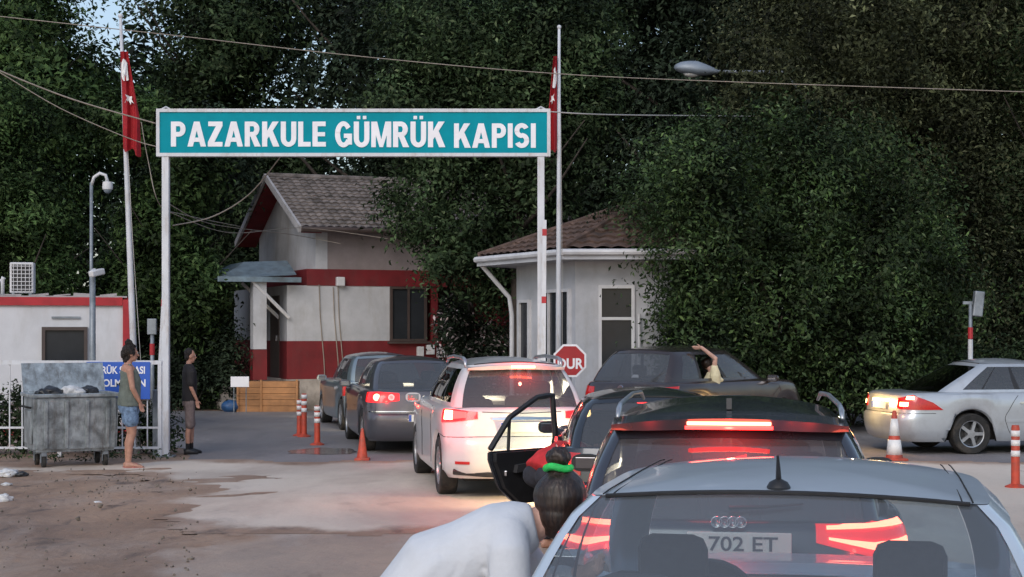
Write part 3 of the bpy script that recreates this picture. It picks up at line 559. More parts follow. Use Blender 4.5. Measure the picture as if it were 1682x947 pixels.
# white booth with hipped tile roof -----------------------------------------
K = thing('tiled_booth', 'white customs booth with hipped brown tile roof and wide windows', 'booth', (1.16, 29, 0))
A_, B_, C_, D_, E_ = Vector((-1.07, 2.6, 0)), Vector((0, 0, 0)), Vector((1.75, -.1, 0)), Vector((2.9, 2.6, 0)), Vector((.3, 4.6, 0))
foot = [A_, B_, C_, D_, E_]; cen = sum(foot, Vector()) / 5
bm = B(); prism(bm, [(p.x, p.y) for p in foot], 0, 3.2); mobj('wall', bm, M['wall_w'], K)
ov = [p + (p - cen).normalized() * .62 for p in foot]; ov[0] = A_ + Vector((-.75, -.1, 0))
bm = B(); prism(bm, [(p.x, p.y) for p in ov], 3.17, 3.23); mobj('soffit', bm, M['soffit'], K)
bm = B()
for p, q in zip(ov, ov[1:] + ov[:1]):
    dv = q - p; box(bm, (p + q) / 2 + Vector((0, 0, 3.25)), (dv.length + .05, .06, .16), Matrix.Rotation(math.atan2(dv.y, dv.x), 3, 'Z'))
mobj('fascia', bm, M['wall_w'], K)
bm = B()
for p, q in zip(ov, ov[1:] + ov[:1]): tube(bm, [p + Vector((0, 0, 3.30)) + (p - cen).normalized() * .06, q + Vector((0, 0, 3.30)) + (q - cen).normalized() * .06], .06, 8)
gut = mobj('gutter', bm, M['win_frame'], K)
apex = Vector((cen.x + .60, cen.y - .3, 4.38)); apex2 = apex
bm = B()
for p, q in zip(ov, ov[1:] + ov[:1]):
    dv = q - p; nu = max(3, int(dv.length / .28)); nv = 9; du = 5; rows = []
    a0 = p + Vector((0, 0, 3.34)); b0 = q + Vector((0, 0, 3.34)); nrm = (b0 - a0).cross(apex - a0).normalized(); nrm = nrm if nrm.z > 0 else -nrm
    for j in range(nv):
        for e in (0, .999):
            t = (j + e) / nv; L0 = a0.lerp(apex, t); R0 = b0.lerp(apex, t); wdt = dv.length * (1 - t)
            rows.append([bm.verts.new(L0.lerp(R0, i / (nu * du)) + nrm * (.04 * (1 - e) + .04 * abs(math.sin(PI * (i / (nu * du) - .5) * wdt / .28)))) for i in range(nu * du + 1)])
    for r0, r1 in zip(rows, rows[1:]):
        for i in range(len(r0) - 1): bm.faces.new((r0[i], r0[i + 1], r1[i + 1], r1[i]))
rf = mobj('roof', bm, M['tile_r'], K)
bm = B()
for p in ov: tube(bm, [p + Vector((0, 0, 3.38)), apex + Vector((0, 0, .04))], .07, 7)
mobj('ridge', bm, M['tile_r'], rf)
ux = (B_ - A_).normalized()
window(K, A_.lerp(B_, .68) + Vector((0, 0, 1.72)), 1.45, 1.9, ux, bars=(-.33, .33))
window(K, A_.lerp(B_, .17) + Vector((0, 0, 1.5)), .55, 2.0, ux, bars=())
window(K, B_.lerp(C_, .43) + Vector((0, 0, 1.85)), .66, 1.75, C_ - B_, bars=(), hbars=(.30,))
bm = B(); nn = Vector((ux.y, -ux.x, 0)); tube(bm, [ov[0] + Vector((.05, 0, 3.2)), A_ + nn * .1 + Vector((-.05, 0, 2.55)), A_ + nn * .08 + Vector((-.02, 0, 2.2)), A_ + nn * .08 + Vector((-.02, 0, .1))], .045, 8); mobj('downpipe', bm, M['win_frame'], K)
c = B_.lerp(C_, .66) + Vector((0, -.1, 0)); bm = B(); tube(bm, [c + Vector((0, 0, .1)), c + Vector((0, 0, 2.2))], .03, 6); mobj('conduit', bm, M['win_frame'], K)

# container office -----------------------------------------------------------
T = thing('container_office', 'white container office with red trim behind the fence', 'container', (-12.63, 27.6, 0), R(14))
CW, CH = 5.8, 2.46
bm = B(); box(bm, (CW / 2, 1.25, CH / 2 + .04), (CW - .12, 2.4, CH - .2)); mobj('wall', bm, M['wall_c'], T)
bm = B()
for x in (.06, CW - .06):
    for y in (.06, 2.44): box(bm, (x, y, CH / 2), (.13, .13, CH))
mobj('corner_post', bm, M['red_trim'], T)
bm = B()
for y in (.05, 2.45): box(bm, (CW / 2, y, CH - .035), (CW - .26, .12, .15)); box(bm, (CW / 2, y, .08), (CW - .26, .12, .14))
for x in (.05, CW - .05): box(bm, (x, 1.25, CH - .035), (.12, 2.24, .15))
mobj('rail', bm, M['red_trim'], T)
bm = B(); box(bm, (CW / 2, 1.25, CH + .05), (CW - .1, 2.4, .03)); 
for k in range(14): box(bm, (.4 + k * .38 + random.uniform(-.1, .1), .12, CH + .08), (.3, .12, random.uniform(.02, .07)), Matrix.Rotation(random.uniform(-.2, .2), 3, 'Y'))
mobj('roof_sheet', bm, M['soffit'], T)
x = 4.65; window(T, (x, .05, 1.60), .80, .72, frame='win_dark', bars=(0,))
bm = B(); box(bm, (x + .02, .03, CH - .33), (.5, .03, .04)); mobj('vent_strip', bm, M['galv2'], T)
t = thing('air_conditioner', 'white outdoor air conditioner unit on the container office roof', 'air conditioner', (-8.95, 28.95, CH + .066), R(10))
bm = B(); box(bm, (0, 0, .33), (.42, .30, .56), bev=.02); mobj('casing', bm, M['win_frame'], t)
bm = B(); box(bm, (0, -.155, .33), (.34, .012, .48)); mobj('intake', bm, M['black'], t)
bm = B()
for k in range(7): box(bm, (0, -.167, .12 + k * .07), (.36, .014, .012))
for k in range(5): box(bm, (-.14 + k * .07, -.172, .33), (.010, .01, .48))
mobj('grille', bm, M['win_frame'], t)
for x in (-.15, .15):
    bm = B(); box(bm, (x, 0, .025), (.05, .3, .05)); mobj('foot', bm, M['galv2'], t)
bm = B(); pp = Vector((-9.30, 28.9, 0)); tube(bm, [(0, 0, 0), (0, 0, .30), (.02, 0, .34)], [.035, .035, .045], 8); tube(bm, [(-.10, 0, .03), (-.1, 0, .22), (-.02, 0, .30)], .02, 6)
o = mobj('roof_pipe', bm, M['win_frame'], smooth=True); o.location = (pp.x, pp.y, CH + .066); tag(o, 'short white pipe stub next to the air conditioner', 'pipe')
# ---------------------------------------------------------------- gate, poles, fence
GD = 23.75; gs = FOC / GD
def gx(px, d=GD): return (px - CX) / FOC * d
def gz(py, d=GD): return EYE - (py - HY) / FOC * d
g = thing('gate_sign', 'teal gantry sign on two white posts spanning the road', 'gantry sign', (0, GD, 0))
for px in (272.5, 888.5):
    bm = B(); box(bm, (gx(px), 0, gz(256) / 2), (.105, .105, gz(256)), bev=.008); ps = mobj('post', bm, M['white_steel'], g)
    bm = B(); box(bm, (gx(px), 0, .012), (.26, .26, .02)); mobj('base_plate', bm, M['galv2'], ps)
    bm = B(); tube(bm, [(gx(px) - .10, 0, gz(181)), (gx(px), 0, gz(175)), (gx(px) + .10, 0, gz(181))], .012, 6); mobj('lifting_eye', bm, M['white_steel'], g)
x0, x1, z0, z1 = gx(258), gx(904), gz(257), gz(179)
bm = B(); box(bm, ((x0 + x1) / 2, 0, (z0 + z1) / 2), (x1 - x0 - .04, .09, z1 - z0 - .04)); mobj('board', bm, M['sign_teal'], g)
bm = B(); fw = .05
for z in (z0 + fw / 2, z1 - fw / 2): box(bm, ((x0 + x1) / 2, 0, z), (x1 - x0, .13, fw))
for x in (x0 + fw / 2, x1 - fw / 2): box(bm, (x, 0, (z0 + z1) / 2), (fw, .128, z1 - z0 - fw * 2 + .002))
mobj('frame', bm, M['white_steel'], g)
def glyph(ch):
    """heavy sans capitals as overlapping strokes; returns (width, polygons)"""
    sw, hs = .235, .185
    def rc(x0, y0, x1, y1): return [(x0, y0), (x1, y0), (x1, y1), (x0, y1)]
    def arc(cx, cy, rx, ry, a0, a1, sx=sw, sy=hs, n=14):
        o = [(cx + rx * math.cos(R(lerp_(a0, a1, k / n))), cy + ry * math.sin(R(lerp_(a0, a1, k / n)))) for k in range(n + 1)]
        i = [(cx + (rx - sx) * math.cos(R(lerp_(a0, a1, k / n))), cy + (ry - sy) * math.sin(R(lerp_(a0, a1, k / n)))) for k in range(n + 1)]
        return [[o[k], o[k + 1], i[k + 1], i[k]] for k in range(n)]
    lerp_ = lambda a, b, t: a + (b - a) * t
    um = ch == 'Ü'; ch = 'U' if um else ch
    if ch in 'PR':
        w = .68; p = [rc(0, 0, sw, 1), rc(sw, 1 - hs, w - .30, 1), rc(sw, .40, w - .30, .40 + hs)] + arc(w - .31, .70, .31, .30, -90, 90)
        if ch == 'R': w = .72; p.append([(.26, .42), (.50, .46), (w + .02, 0), (w - .26, 0)])
    elif ch == 'A': w = .86; p = [[(0, 0), (.25, 0), (.53, 1), (.30, 1)], [(w - .25, 0), (w, 0), (.56, 1), (.33, 1)], rc(.17, .19, .69, .36)]
    elif ch == 'Z': w = .68; p = [rc(0, 0, w, hs), rc(.02, 1 - hs, w, 1), [(0, hs - .01), (.30, hs - .01), (w, 1 - hs + .01), (w - .30, 1 - hs + .01)]]
    elif ch == 'K': w = .78; p = [rc(0, 0, sw, 1), [(sw - .02, .27), (sw - .02, .60), (w - .30, 1), (w - .01, 1)], [(.28, .50), (.47, .68), (w + .02, 0), (w - .27, 0)]]
    elif ch == 'U':
        w = .72; p = [rc(0, .33, sw, 1), rc(w - sw, .33, w, 1)] + arc(w / 2, .335, w / 2, .345, 180, 360)
        if um: p += [rc(.14, 1.09, .30, 1.22), rc(w - .30, 1.09, w - .14, 1.22)]
    elif ch == 'L': w = .58; p = [rc(0, 0, sw, 1), rc(sw, 0, w, hs)]
    elif ch == 'E': w = .62; p = [rc(0, 0, sw, 1), rc(sw, 0, w, hs), rc(sw, 1 - hs, w - .01, 1), rc(sw, .41, w - .04, .41 + hs * .9)]
    elif ch == 'G': w = .78; p = arc(w / 2, .5, w / 2, .51, 35, 325, n=26) + [rc(w * .52, .36, w, .53), rc(w - sw * .9, .10, w, .37)]
    elif ch == 'M': w = .92; p = [rc(0, 0, .21, 1), rc(w - .21, 0, w, 1), [(.02, 1), (.27, 1), (.54, 0), (.38, 0)], [(w - .27, 1), (w - .02, 1), (.54, 0), (.38, 0)]]
    elif ch == 'I': w = sw; p = [rc(0, 0, sw, 1)]
    elif ch == 'S': w = .70; p = arc(w / 2, .705, w / 2, .305, 25, 270, n=18) + arc(w / 2, .298, w / 2, .308, 90, -155, n=18)
    return w, p
def lettering(word, px0, px1, pyb, pyt):
    gl = [glyph(c) for c in word]; tot = sum(a for a, _ in gl) + .085 * (len(gl) - 1); X0, X1 = gx(px0), gx(px1); kx = (X1 - X0) / tot; ky = gz(pyt) - gz(pyb); x = X0; bm = B()
    for wd, polys in gl:
        for i, pl_ in enumerate(polys):
            pl2 = [(x + a * kx, gz(pyb) + b * ky) for a, b in pl_]; prism(bm, pl2, .044, .053 + .0007 * (i % 12), FRONT)
        x += (wd + .085) * kx
    mobj('lettering', bm, M['sign_white'], g)
lettering('PAZARKULE', 282, 536, 241, 200); lettering('GÜMRÜK', 551, 731, 242, 200); lettering('KAPISI', 746, 880, 243, 203)
def flagpole(label, pb, pt, d, tilt_d=0):
    b = Vector((gx(pb[0], d), d, 0)); t = thing('flagpole', label, 'flagpole', b, 0, 'white flagpoles flanking the gate')
    h = gz(pt[1], d); dx = gx(pt[0], d) - b.x
    bm = B(); tube(bm, [(0, 0, 0), (dx * .33, 0, h * .33), (dx * .66, 0, h * .66), (dx, 0, h)], [.055, .048, .036, .024], 10); mobj('pole', bm, M['white_steel'], t, smooth=True)
    bm = B(); bmesh.ops.create_icosphere(bm, subdivisions=2, radius=.04, matrix=Matrix.Translation((dx, 0, h + .02))); mobj('finial', bm, M['white_steel'], t, smooth=True)
    bm = B(); tube(bm, [(.07, -.03, 1.2), (dx * .5 + .055, -.02, h * .5), (dx + .01, 0, h - .04)], .005, 4); mobj('halyard', bm, M['wire_w'], t)
    return t
flagpole('white flagpole leaning slightly, behind the left gate post', (226, 750), (198, 28), 24.3)
flagpole('white flagpole standing upright behind the right gate post', (917, 700), (918.5, 46), 27.7)
def flag(label, top, h, wtop, wbot, lean, side, sy, star_z, cres_z, em_x):
    """limp flag hanging in folds: grid in (s, z) with gathered pleats"""
    bm = B(); n, k = 26, 22; rows = []
    def pos(u, v):
        z = -h * v; wv = wtop + (wbot - wtop) * min(1, v * 1.5)
        s = u * wv * side + lean * v; y = .055 * math.sin(u * 11 + v * 2.2) * (0.35 + .65 * v) + .02 * math.sin(u * 23 + v * 5)
        return Vector((s, y, z - .10 * u * v * (1 if v > .9 else .4) - .05 * math.sin(u * 9) * v))
    for j in range(k + 1): rows.append([bm.verts.new(pos(i / n, j / k)) for i in range(n + 1)])
    for a, b in zip(rows, rows[1:]):
        for i in range(n): bm.faces.new((a[i], a[i + 1], b[i + 1], b[i]))
    o = mobj('flag', bm, M['flag_red'], smooth=True); o.location = top; tag(o, label, 'flag', 'limp red flags on the white poles')
    # crescent and star following the cloth, folded to slivers
    def emblem(name, poly):
        bm = B(); fr = []; 
        vs = []
        for u, v in poly:
            p = pos(u, v); vs.append(bm.verts.new(p + Vector((0, -.035, 0))))
        f = bm.faces.new(vs); bmesh.ops.triangulate(bm, faces=[f]); q = bmesh.ops.extrude_face_region(bm, geom=list(bm.faces)); 
        for v in [x for x in q['geom'] if isinstance(x, bmesh.types.BMVert)]: v.co.y -= .01
        mobj(name, bm, M['flag_white'], o)
    ru, rv = .36, .115
    cr = [(em_x + ru * math.cos(a), cres_z + rv * math.sin(a)) for a in np.linspace(R(50), R(310), 16)] + [(em_x + .19 + ru * .74 * math.cos(a), cres_z + rv * .74 * math.sin(a)) for a in np.linspace(R(290), R(70), 14)]
    emblem('crescent', [(max(.02, min(.98, u)), v) for u, v in cr])
    st = []
    for i in range(10):
        r = 1 if i % 2 == 0 else .42; a = i * PI / 5 + .3; st.append((max(.01, min(.99, em_x + .12 + .34 * r * math.cos(a))), star_z + .062 * r * math.sin(a)))
    emblem('star', st)
flag('limp red flag with white crescent and star on the left pole', P(197, 84, 24.22), 1.48, .13, .27, .045, 1, 0, .50, .20, .45)
flag('limp red flag with white crescent and star on the right pole', P(915.5, 92, 27.62), 1.62, .07, .16, -.012, -1, 0, .46, .24, .5)
# raised barrier booms beside the posts
for lab, px0, px1, ptop, pbot, d in (('raised white barrier boom leaning on left gate post', 262, 275, 372, 735, 24.0), ('raised white barrier boom beside right gate post', 892, 894.5, 361, 735, 23.55)):
    t = thing('barrier_boom', lab, 'barrier', (gx(px0, d), d, 0), 0, 'raised barrier booms at the gate')
    dx = gx(px1, d) - gx(px0, d); h = gz(ptop, d)
    bm = B(); tube(bm, [(0, 0, .9), (dx, 0, h)], [.05, .04], 4); mobj('boom', bm, M['white_steel'], t)
    for a in (.55, .93):
        bm = B(); q = Vector((dx * a, 0, .9 + (h - .9) * a)); tube(bm, [q - Vector((0, 0, .05)), q + Vector((0, 0, .05))], .052 - .006 * a, 4); mobj('red_band', bm, M['red_trim'], t)
    bm = B(); box(bm, (0, .06, .5), (.2, .2, 1.0), bev=.015); mobj('housing', bm, M['galv2'], t)
# white railing
FD = 23.7; t = thing('railing_fence', 'white steel railing fence running left from the gate post', 'fence', (gx(266, FD), FD, 0)); Lf = 4.6
bm = B(); box(bm, (-Lf / 2, 0, gz(595, FD)), (Lf, .06, .06)); box(bm, (-Lf / 2, 0, .14), (Lf, .035, .035)); box(bm, (-Lf / 2, 0, gz(702, FD)), (Lf, .03, .03)); mobj('rail', bm, M['white_steel'], t)
for k in range(4):
    bm = B(); box(bm, (-.03 - k * 1.5, 0, .70), (.055, .05, 1.4)); mobj('fence_post', bm, M['white_steel'], t)
bm = B()
for k in range(24): 
    if k % 8: box(bm, (-.03 - k * .1875, .0, .78), (.018, .018, 1.27))
mobj('baluster', bm, M['white_steel'], t)
t = thing('blue_notice_sign', 'blue notice with white capitals hung on the railing behind the woman', 'sign', (gx(196, FD), FD - .06, 0))
bm = B(); box(bm, (0, 0, (gz(594, FD) + gz(655, FD)) / 2), (gx(248) - gx(144), .02, gz(594) - gz(655)), bev=.003); mobj('board', bm, M['sign_blue'], t)
for s, py, px, wd in (('GÜMRÜK SAHASI', 606, 190, 108), ('İŞİ OLMAYAN', 628, 193, 96), ('GİREMEZ', 648, 193, 62)):
    text_mesh('lettering', s, .15 if py < 640 else .12, M['sign_white'], t, Matrix.Translation((gx(px, FD) - gx(196, FD), -.014, gz(py, FD))) @ FRONT, width=min(wd, 100) / FOC * FD, bold=.004, ext=.002)
# galvanised skip
t = thing('waste_container', 'dented galvanised wheeled waste container with its lid open', 'waste container', (-6.2, 22.25, 0), R(27))
FR2 = FRONT
W1, D1 = 1.15, .85
bm = B(); prism(bm, [(-.36, .22), (.36, .22), (.42, 1.0), (-.42, 1.0)], -W1 / 2, W1 / 2, Matrix(((0, 0, 1, 0), (1, 0, 0, 0), (0, 1, 0, 0), (0, 0, 0, 1))))
bmesh.ops.bevel(bm, geom=list(bm.edges), offset=.04, segments=2, affect='EDGES')
bmesh.ops.subdivide_edges(bm, edges=list(bm.edges), cuts=5, use_grid_fill=True)
for v in bm.verts:
    v.co += Vector((1, 1, 0)) * .016 * noise.noise(v.co * 2.4)
mobj('bin_body', bm, M['galv'], t, smooth=2)
bm = B()
for s in (-1, 1): box(bm, (0, s * .43, 1.0), (W1 + .08, .05, .05), bev=.01); box(bm, (s * (W1 / 2 + .02), 0, 1.0), (.05, .82, .05), bev=.01)
mobj('rim', bm, M['galv'], t)
bm = B()
for k in (-.42, -.14, .14, .42): box(bm, (k, -.408, .60), (.05, .03, .66), Matrix.Rotation(R(4.2), 3, 'X'), bev=.006)
mobj('rib', bm, M['galv'], t)
bm = B(); box(bm, (-W1 / 2 - .012, 0, .56), (.02, .56, .46), bev=.006); mobj('end_panel', bm, M['galv'], t)
bm = B(); tube(bm, [(-W1 / 2 - .01, -.24, .83), (-W1 / 2 - .06, -.22, .84), (-W1 / 2 - .06, .22, .84), (-W1 / 2 - .01, .24, .83)], .016, 6); mobj('handle', bm, M['under'], t)
bm = B(); rows = []
for j in range(9):
    a = R(78 + j * 3.5); rows.append([bm.verts.new((x, .44 + .02 * j, 1.03 + .05 * j)) for x in (-W1 / 2, -W1 / 4, 0, W1 / 4, W1 / 2)])
for a, b in zip(rows, rows[1:]):
    for i in range(4): bm.faces.new((a[i], a[i + 1], b[i + 1], b[i]))
q = bmesh.ops.extrude_face_region(bm, geom=list(bm.faces))
for v in [x for x in q['geom'] if isinstance(x, bmesh.types.BMVert)]: v.co.y += .02
mobj('lid', bm, M['galv'], t)
for x in (-.42, .42):
    for y in (-.25, .25):
        bm = B(); lathe(bm, [(.0, -.025), (.08, -.025), (.085, 0), (.08, .025), (0, .025)], 16, Matrix.Translation((x, y, .085)) @ Matrix.Rotation(PI / 2, 4, 'Y')); wh = mobj('wheel', bm, M['rubber'], t)
        bm = B(); box(bm, (x, y, .2), (.07, .09, .08), bev=.005); box(bm, (x - .04, y, .13), (.008, .05, .12)); box(bm, (x + .04, y, .13), (.008, .05, .12)); mobj('caster', bm, M['galv2'], wh)
def bag(label, loc, sx, sz, m, seed, cat='rubbish bag', group=None, name='rubbish_bag'):
    bm = B(); bmesh.ops.create_icosphere(bm, subdivisions=4, radius=1)
    for v in bm.verts:
        k = 1 + .30 * noise.noise(v.co * 1.7 + Vector((seed, 0, 0))) + .12 * noise.noise(v.co * 5 + Vector((0, seed, 0))); v.co = Vector((v.co.x * sx * k, v.co.y * sx * .8 * k, max(0, .35 + v.co.z * .65 * k) * sz))
    o = mobj(name, bm, m, smooth=True); o.location = loc; o.rotation_euler.z = seed; return tag(o, label, cat, group)
c = Vector((-6.2, 22.25, 0))
for k, (dx, dy, sx, m, lab) in enumerate(((-.28, -.02, .22, 'bag_b', 'black rubbish bag heaped at the left inside the open container'), (.02, .02, .2, 'bag_w', 'crumpled pale rubbish bag in the middle of the open container'), (.26, .1, .18, 'bag_b', 'black rubbish bag at the right inside the open container'))):
    rot = Matrix.Rotation(R(27), 3, 'Z') @ Vector((dx, dy, 0)); bag(lab, c + rot + Vector((0, 0, .94)), sx, .17, M[m], k * 2.3 + 1, group='bags in the waste container')
for px, py, sx, sz, m, lab in ((14, 782, .15, .10, 'bag_w', 'crumpled white litter bag lying on the dirt, upper of the heap'), (36, 783, .08, .07, 'bag_b', 'small black litter scrap touching the upper white bag'), (11, 797, .07, .035, 'bag_w', 'flattened white litter scrap below the upper bag'), (4, 826, .11, .10, 'bag_w', 'crumpled white litter lying lowest on the dirt'), (160, 826, .045, .025, 'bag_w', 'tiny white scrap alone on the open dirt')):
    bag(lab, G(px, py), sx, sz, M[m], px * .1, 'litter', 'litter on the dirt', 'litter')
bm = B()
for k in range(210):                        # clods and gravel, thicker along the rutted band
    px, py = (random.uniform(0, 330), random.uniform(775, 947)) if k % 3 else (random.gauss(180, 70), random.gauss(806, 9))
    if py < 772: continue
    p = G(px, py); sz = random.uniform(.005, .015) * (2.0 if random.random() < .06 else 1)
    r = bmesh.ops.create_icosphere(bm, subdivisions=1, radius=sz, matrix=Matrix.Translation((p.x, p.y, .05 if p.x < -3.2 else .014)))
    for v in r['verts']: v.co.x += random.uniform(-.3, .3) * sz; v.co.y += random.uniform(-.3, .3) * sz; v.co.z += random.uniform(-.4, .1) * sz
o = mobj('gravel', bm, M['stone']); tag(o, 'loose clods and gravel strewn over the dirt', 'gravel', kind='stuff')
# masts
def mast(name, label, px, py_top, d, r, cat='camera mast'):
    t = thing(name, label, cat, (gx(px, d), d, 0)); bm = B(); h = gz(py_top, d); tube(bm, [(0, 0, 0), (0, 0, h)], [r, r * .85], 10); mobj('pole', bm, M['galv2'], t, smooth=True); return t, h
t, h = mast('camera_mast', 'thick grey mast with a small white camera in front of the container office', 152, 448, 25.5, .055)
bm = B(); tube(bm, [(0, 0, h), (.05, -.05, h + .03)], .05, 8); box(bm, (.10, -.12, h + .0), (.11, .26, .10), Matrix.Rotation(R(-35), 3, 'Z') @ Matrix.Rotation(R(12), 3, 'X'), bev=.02); mobj('camera', bm, M['win_frame'], t)
t, h = mast('camera_mast', 'slim dark mast with a white gooseneck dome camera above the container', 150, 300, 33, .04)
pts = [(0, 0, h - .05), (.06, 0, h + .12), (.18, 0, h + .2), (.30, 0, h + .16), (.34, 0, h + .02)]
bm = B(); tube(bm, pts, .035, 8); mobj('bracket', bm, M['win_frame'], t, smooth=True)
bm = B(); lathe(bm, [(.0, .0), (.10, 0), (.11, -.12), (.10, -.16), (0, -.16)], 18, Matrix.Translation((.34, 0, h + .02))); cm = mobj('camera', bm, M['win_frame'], t, smooth=2)
bm = B(); bmesh.ops.create_uvsphere(bm, u_segments=16, v_segments=10, radius=.085, matrix=Matrix.Translation((.34, 0, h - .14))); mobj('dome', bm, M['lamp_grey'], cm, smooth=True)
t, h = mast('camera_mast', 'red and white pole with a grey box head at the right, behind the silver sedan', 1594, 497, 27.4, .036)
for z in (1.05, 1.85):
    bm = B(); lathe(bm, [(.043, z - .1), (.043, z + .1)], 12); mobj('red_band', bm, M['red_trim'], t)
for z0_, z1_ in ((.3, .94), (1.16, 1.74)):
    bm = B(); lathe(bm, [(.0425, z0_), (.0415, z1_)], 12); mobj('white_band', bm, M['white_steel'], t)
bm = B(); box(bm, (.13, 0, h - .02), (.17, .14, .44), Matrix.Rotation(R(6), 3, 'Y'), bev=.02); box(bm, (-.05, 0, h + .0), (.16, .05, .05)); mobj('box_head', bm, M['galv2'], t)
# small striped post behind railing
t, h = mast('striped_post', 'thin grey post with a red band between flagpole and left gate post', 250, 525, 28, .04, 'post')
bm = B(); box(bm, (0, -.01, h - .12), (.16, .08, .28), bev=.01); mobj('box_head', bm, M['galv2'], t)
bm = B(); lathe(bm, [(.045, h - .62), (.045, h - .42)], 12); mobj('red_band', bm, M['red_trim'], t)
# street lamp
t = thing('street_lamp', 'grey cobra-head street lamp reaching out of the tall olive tree', 'street lamp', (gx(1330, 34), 34, 0))
h = gz(120, 34); bm = B(); tube(bm, [(0, 0, 0), (0, 0, h * .6), (-.05, 0, h * .93), (-.6, 0, h + .02), (-2.15, 0, h + .04)], [.09, .075, .06, .04, .035], 10); mobj('pole', bm, M['galv2'], t, smooth=True)
bm = B(); bmesh.ops.create_uvsphere(bm, u_segments=20, v_segments=12, radius=1)
hx = gx(1145, 34) - gx(1330, 34)
for v in bm.verts:
    x = v.co.x; v.co = Vector((hx + x * .50, v.co.y * .2 * (1 - .35 * max(0, x)), h + .07 - .05 * x + v.co.z * (.19 if v.co.z > 0 else .13) * (1 - .5 * max(0, x))))
hd = mobj('lamp_head', bm, M['lamp_grey'], t, smooth=True)
bm = B(); bmesh.ops.create_uvsphere(bm, u_segments=14, v_segments=8, radius=1)
for v in bm.verts: v.co = Vector((hx - .10 + v.co.x * .20, v.co.y * .11, h - .0 + v.co.z * .09))
mobj('lens', bm, M['lamp_clear'], hd, smooth=True)
# stop sign
t = thing('stop_sign', 'red octagonal sign reading DUR between wagon and dark crossover', 'stop sign', (gx(936, 26.8), 26.8, 0))
zc = gz(592, 26.8); r = .30
bm = B(); prism(bm, [(r * 1.0 * math.cos(R(22.5 + 45 * k)), r * math.sin(R(22.5 + 45 * k))) for k in range(8)], 0, .02, Matrix.Translation((0, 0, zc)) @ FRONT); pl = mobj('rim', bm, M['sign_white'], t)
bm = B(); prism(bm, [(r * .88 * math.cos(R(22.5 + 45 * k)), r * .88 * math.sin(R(22.5 + 45 * k))) for k in range(8)], .018, .026, Matrix.Translation((0, 0, zc)) @ FRONT); mobj('board', bm, M['sign_red'], t)
text_mesh('lettering', 'DUR', .24, M['sign_white'], t, Matrix.Translation((0.01, -.028, zc - .05)) @ FRONT, width=.44, bold=.008, ext=.003)
bm = B(); tube(bm, [(0, .03, 0), (0, .03, zc + .2)], .03, 8); mobj('post', bm, M['galv2'], t)
# delineators and cones
def delineator(label, p, h, r, bands, group, top='orange'):
    t = thing('delineator_post', label, 'delineator', p, 0, group)
    bm = B(); lathe(bm, [(.0, 0), (r * 2.4, 0), (r * 2.4, .02), (r * 1.3, .045), (r * 1.05, .05), (r, .08), (r * .95, h - .03), (r * .8, h), (0, h)], 16); mobj('post', bm, M['orange'], t, smooth=2)
    for z in bands:
        bm = B(); lathe(bm, [(r * 1.03, z * h - .035), (r * 1.03, z * h + .035)], 16); mobj('reflective_band', bm, M['reflector'], t, smooth=True)
dg = 'orange delineator posts left of the queue'
for px, py, top, lab in ((492, 716, 656, 'orange delineator post, leftmost of the group before the planter'), (499.5, 717.5, 646, 'taller orange delineator post just right of the leftmost one'), (521, 731, 666, 'orange delineator post standing nearest in the group'), (531, 688, 640, 'orange delineator post standing farthest, before the plinth')):
    p = G(px, py); delineator(lab, p, gz(top, p.y), .045 if py < 700 else .05, (.62, .78, .93), dg)
p = G(1668, 801); delineator('red delineator post with white bands at the right edge', p, gz(698, p.y), .052, (.55, .72, .87), 'roadside delineators')
def cone(label, p, h, m, bands, group=None):
    t = thing('traffic_cone', label, 'traffic cone', p, 0, group)
    r = h * .17
    bm = B(); box(bm, (0, 0, .02), (r * 2.7, r * 2.7, .04), bev=.012); lathe(bm, [(r, .04), (r * .25, h - .02), (r * .15, h), (0, h)], 20); mobj('cone_body', bm, m, t, smooth=2)
    for a, b, mm in bands:
        f = lambda q: r + (r * .25 - r) * (q * h - .04) / (h - .06) + .003
        bm = B(); lathe(bm, [(f(a), a * h), (f(b), b * h)], 20); mobj('reflective_band', bm, mm, t, smooth=True)
p = G(595, 756); cone('plain faded orange cone standing beside the grey sedan', p, gz(703, p.y), M['orange'], ())
p = G(1469, 756); cone('white and red striped cone before the tail of the silver sedan', p, gz(674, p.y), M['orange'], ((.12, .42, M['reflector']), (.50, .84, M['reflector'])))
# wires
def wire(label, pts, r=.012, m='wire', name='overhead_cable'):
    """pts: (px, py, d) of the supports with sag between"""
    q = [P(*p) for p in pts]; out = []
    for i in range(len(q) - 1):
        for k in range(12):
            t = k / 12; a = q[max(0, i - 1)]; b = q[i]; c = q[i + 1]; d = q[min(len(q) - 1, i + 2)]
            out.append(.5 * ((2 * b) + (c - a) * t + (2 * a - 5 * b + 4 * c - d) * t * t + (3 * b - a - 3 * c + d) * t ** 3))
    out.append(q[-1]); bm = B(); tube(bm, out, r * .72, 5); o = mobj(name, bm, M[m], smooth=True); tag(o, label, 'cable', 'overhead cables')
wire('long overhead cable crossing above the whole sign from left to right', [(-60, 20, 27), (270, 56, 27), (600, 93, 27), (905, 120, 27), (1200, 134, 27), (1760, 153, 27)], .011)
wire('cable from the left edge to the top left corner of the sign', [(-40, 96, 23), (0, 116, 23.2), (120, 163, 23.5), (258, 203, 23.85)], .016)
wire('lower of the two cables from the left edge to the gate', [(-40, 98, 23), (0, 119, 23.2), (100, 178, 23.5), (215, 228, 23.85), (270, 243, 23.9)], .011)
wire('pale cable running right from the sign end into the trees', [(900, 183, 23.9), (1000, 188, 25), (1180, 190, 31), (1260, 191, 34)], .014, 'wire_w')
wire('cable looping from under the sign down to the left gate post', [(460, 258, 23.9), (410, 318, 24.6), (350, 355, 24.6), (284, 370, 23.9)], .014)
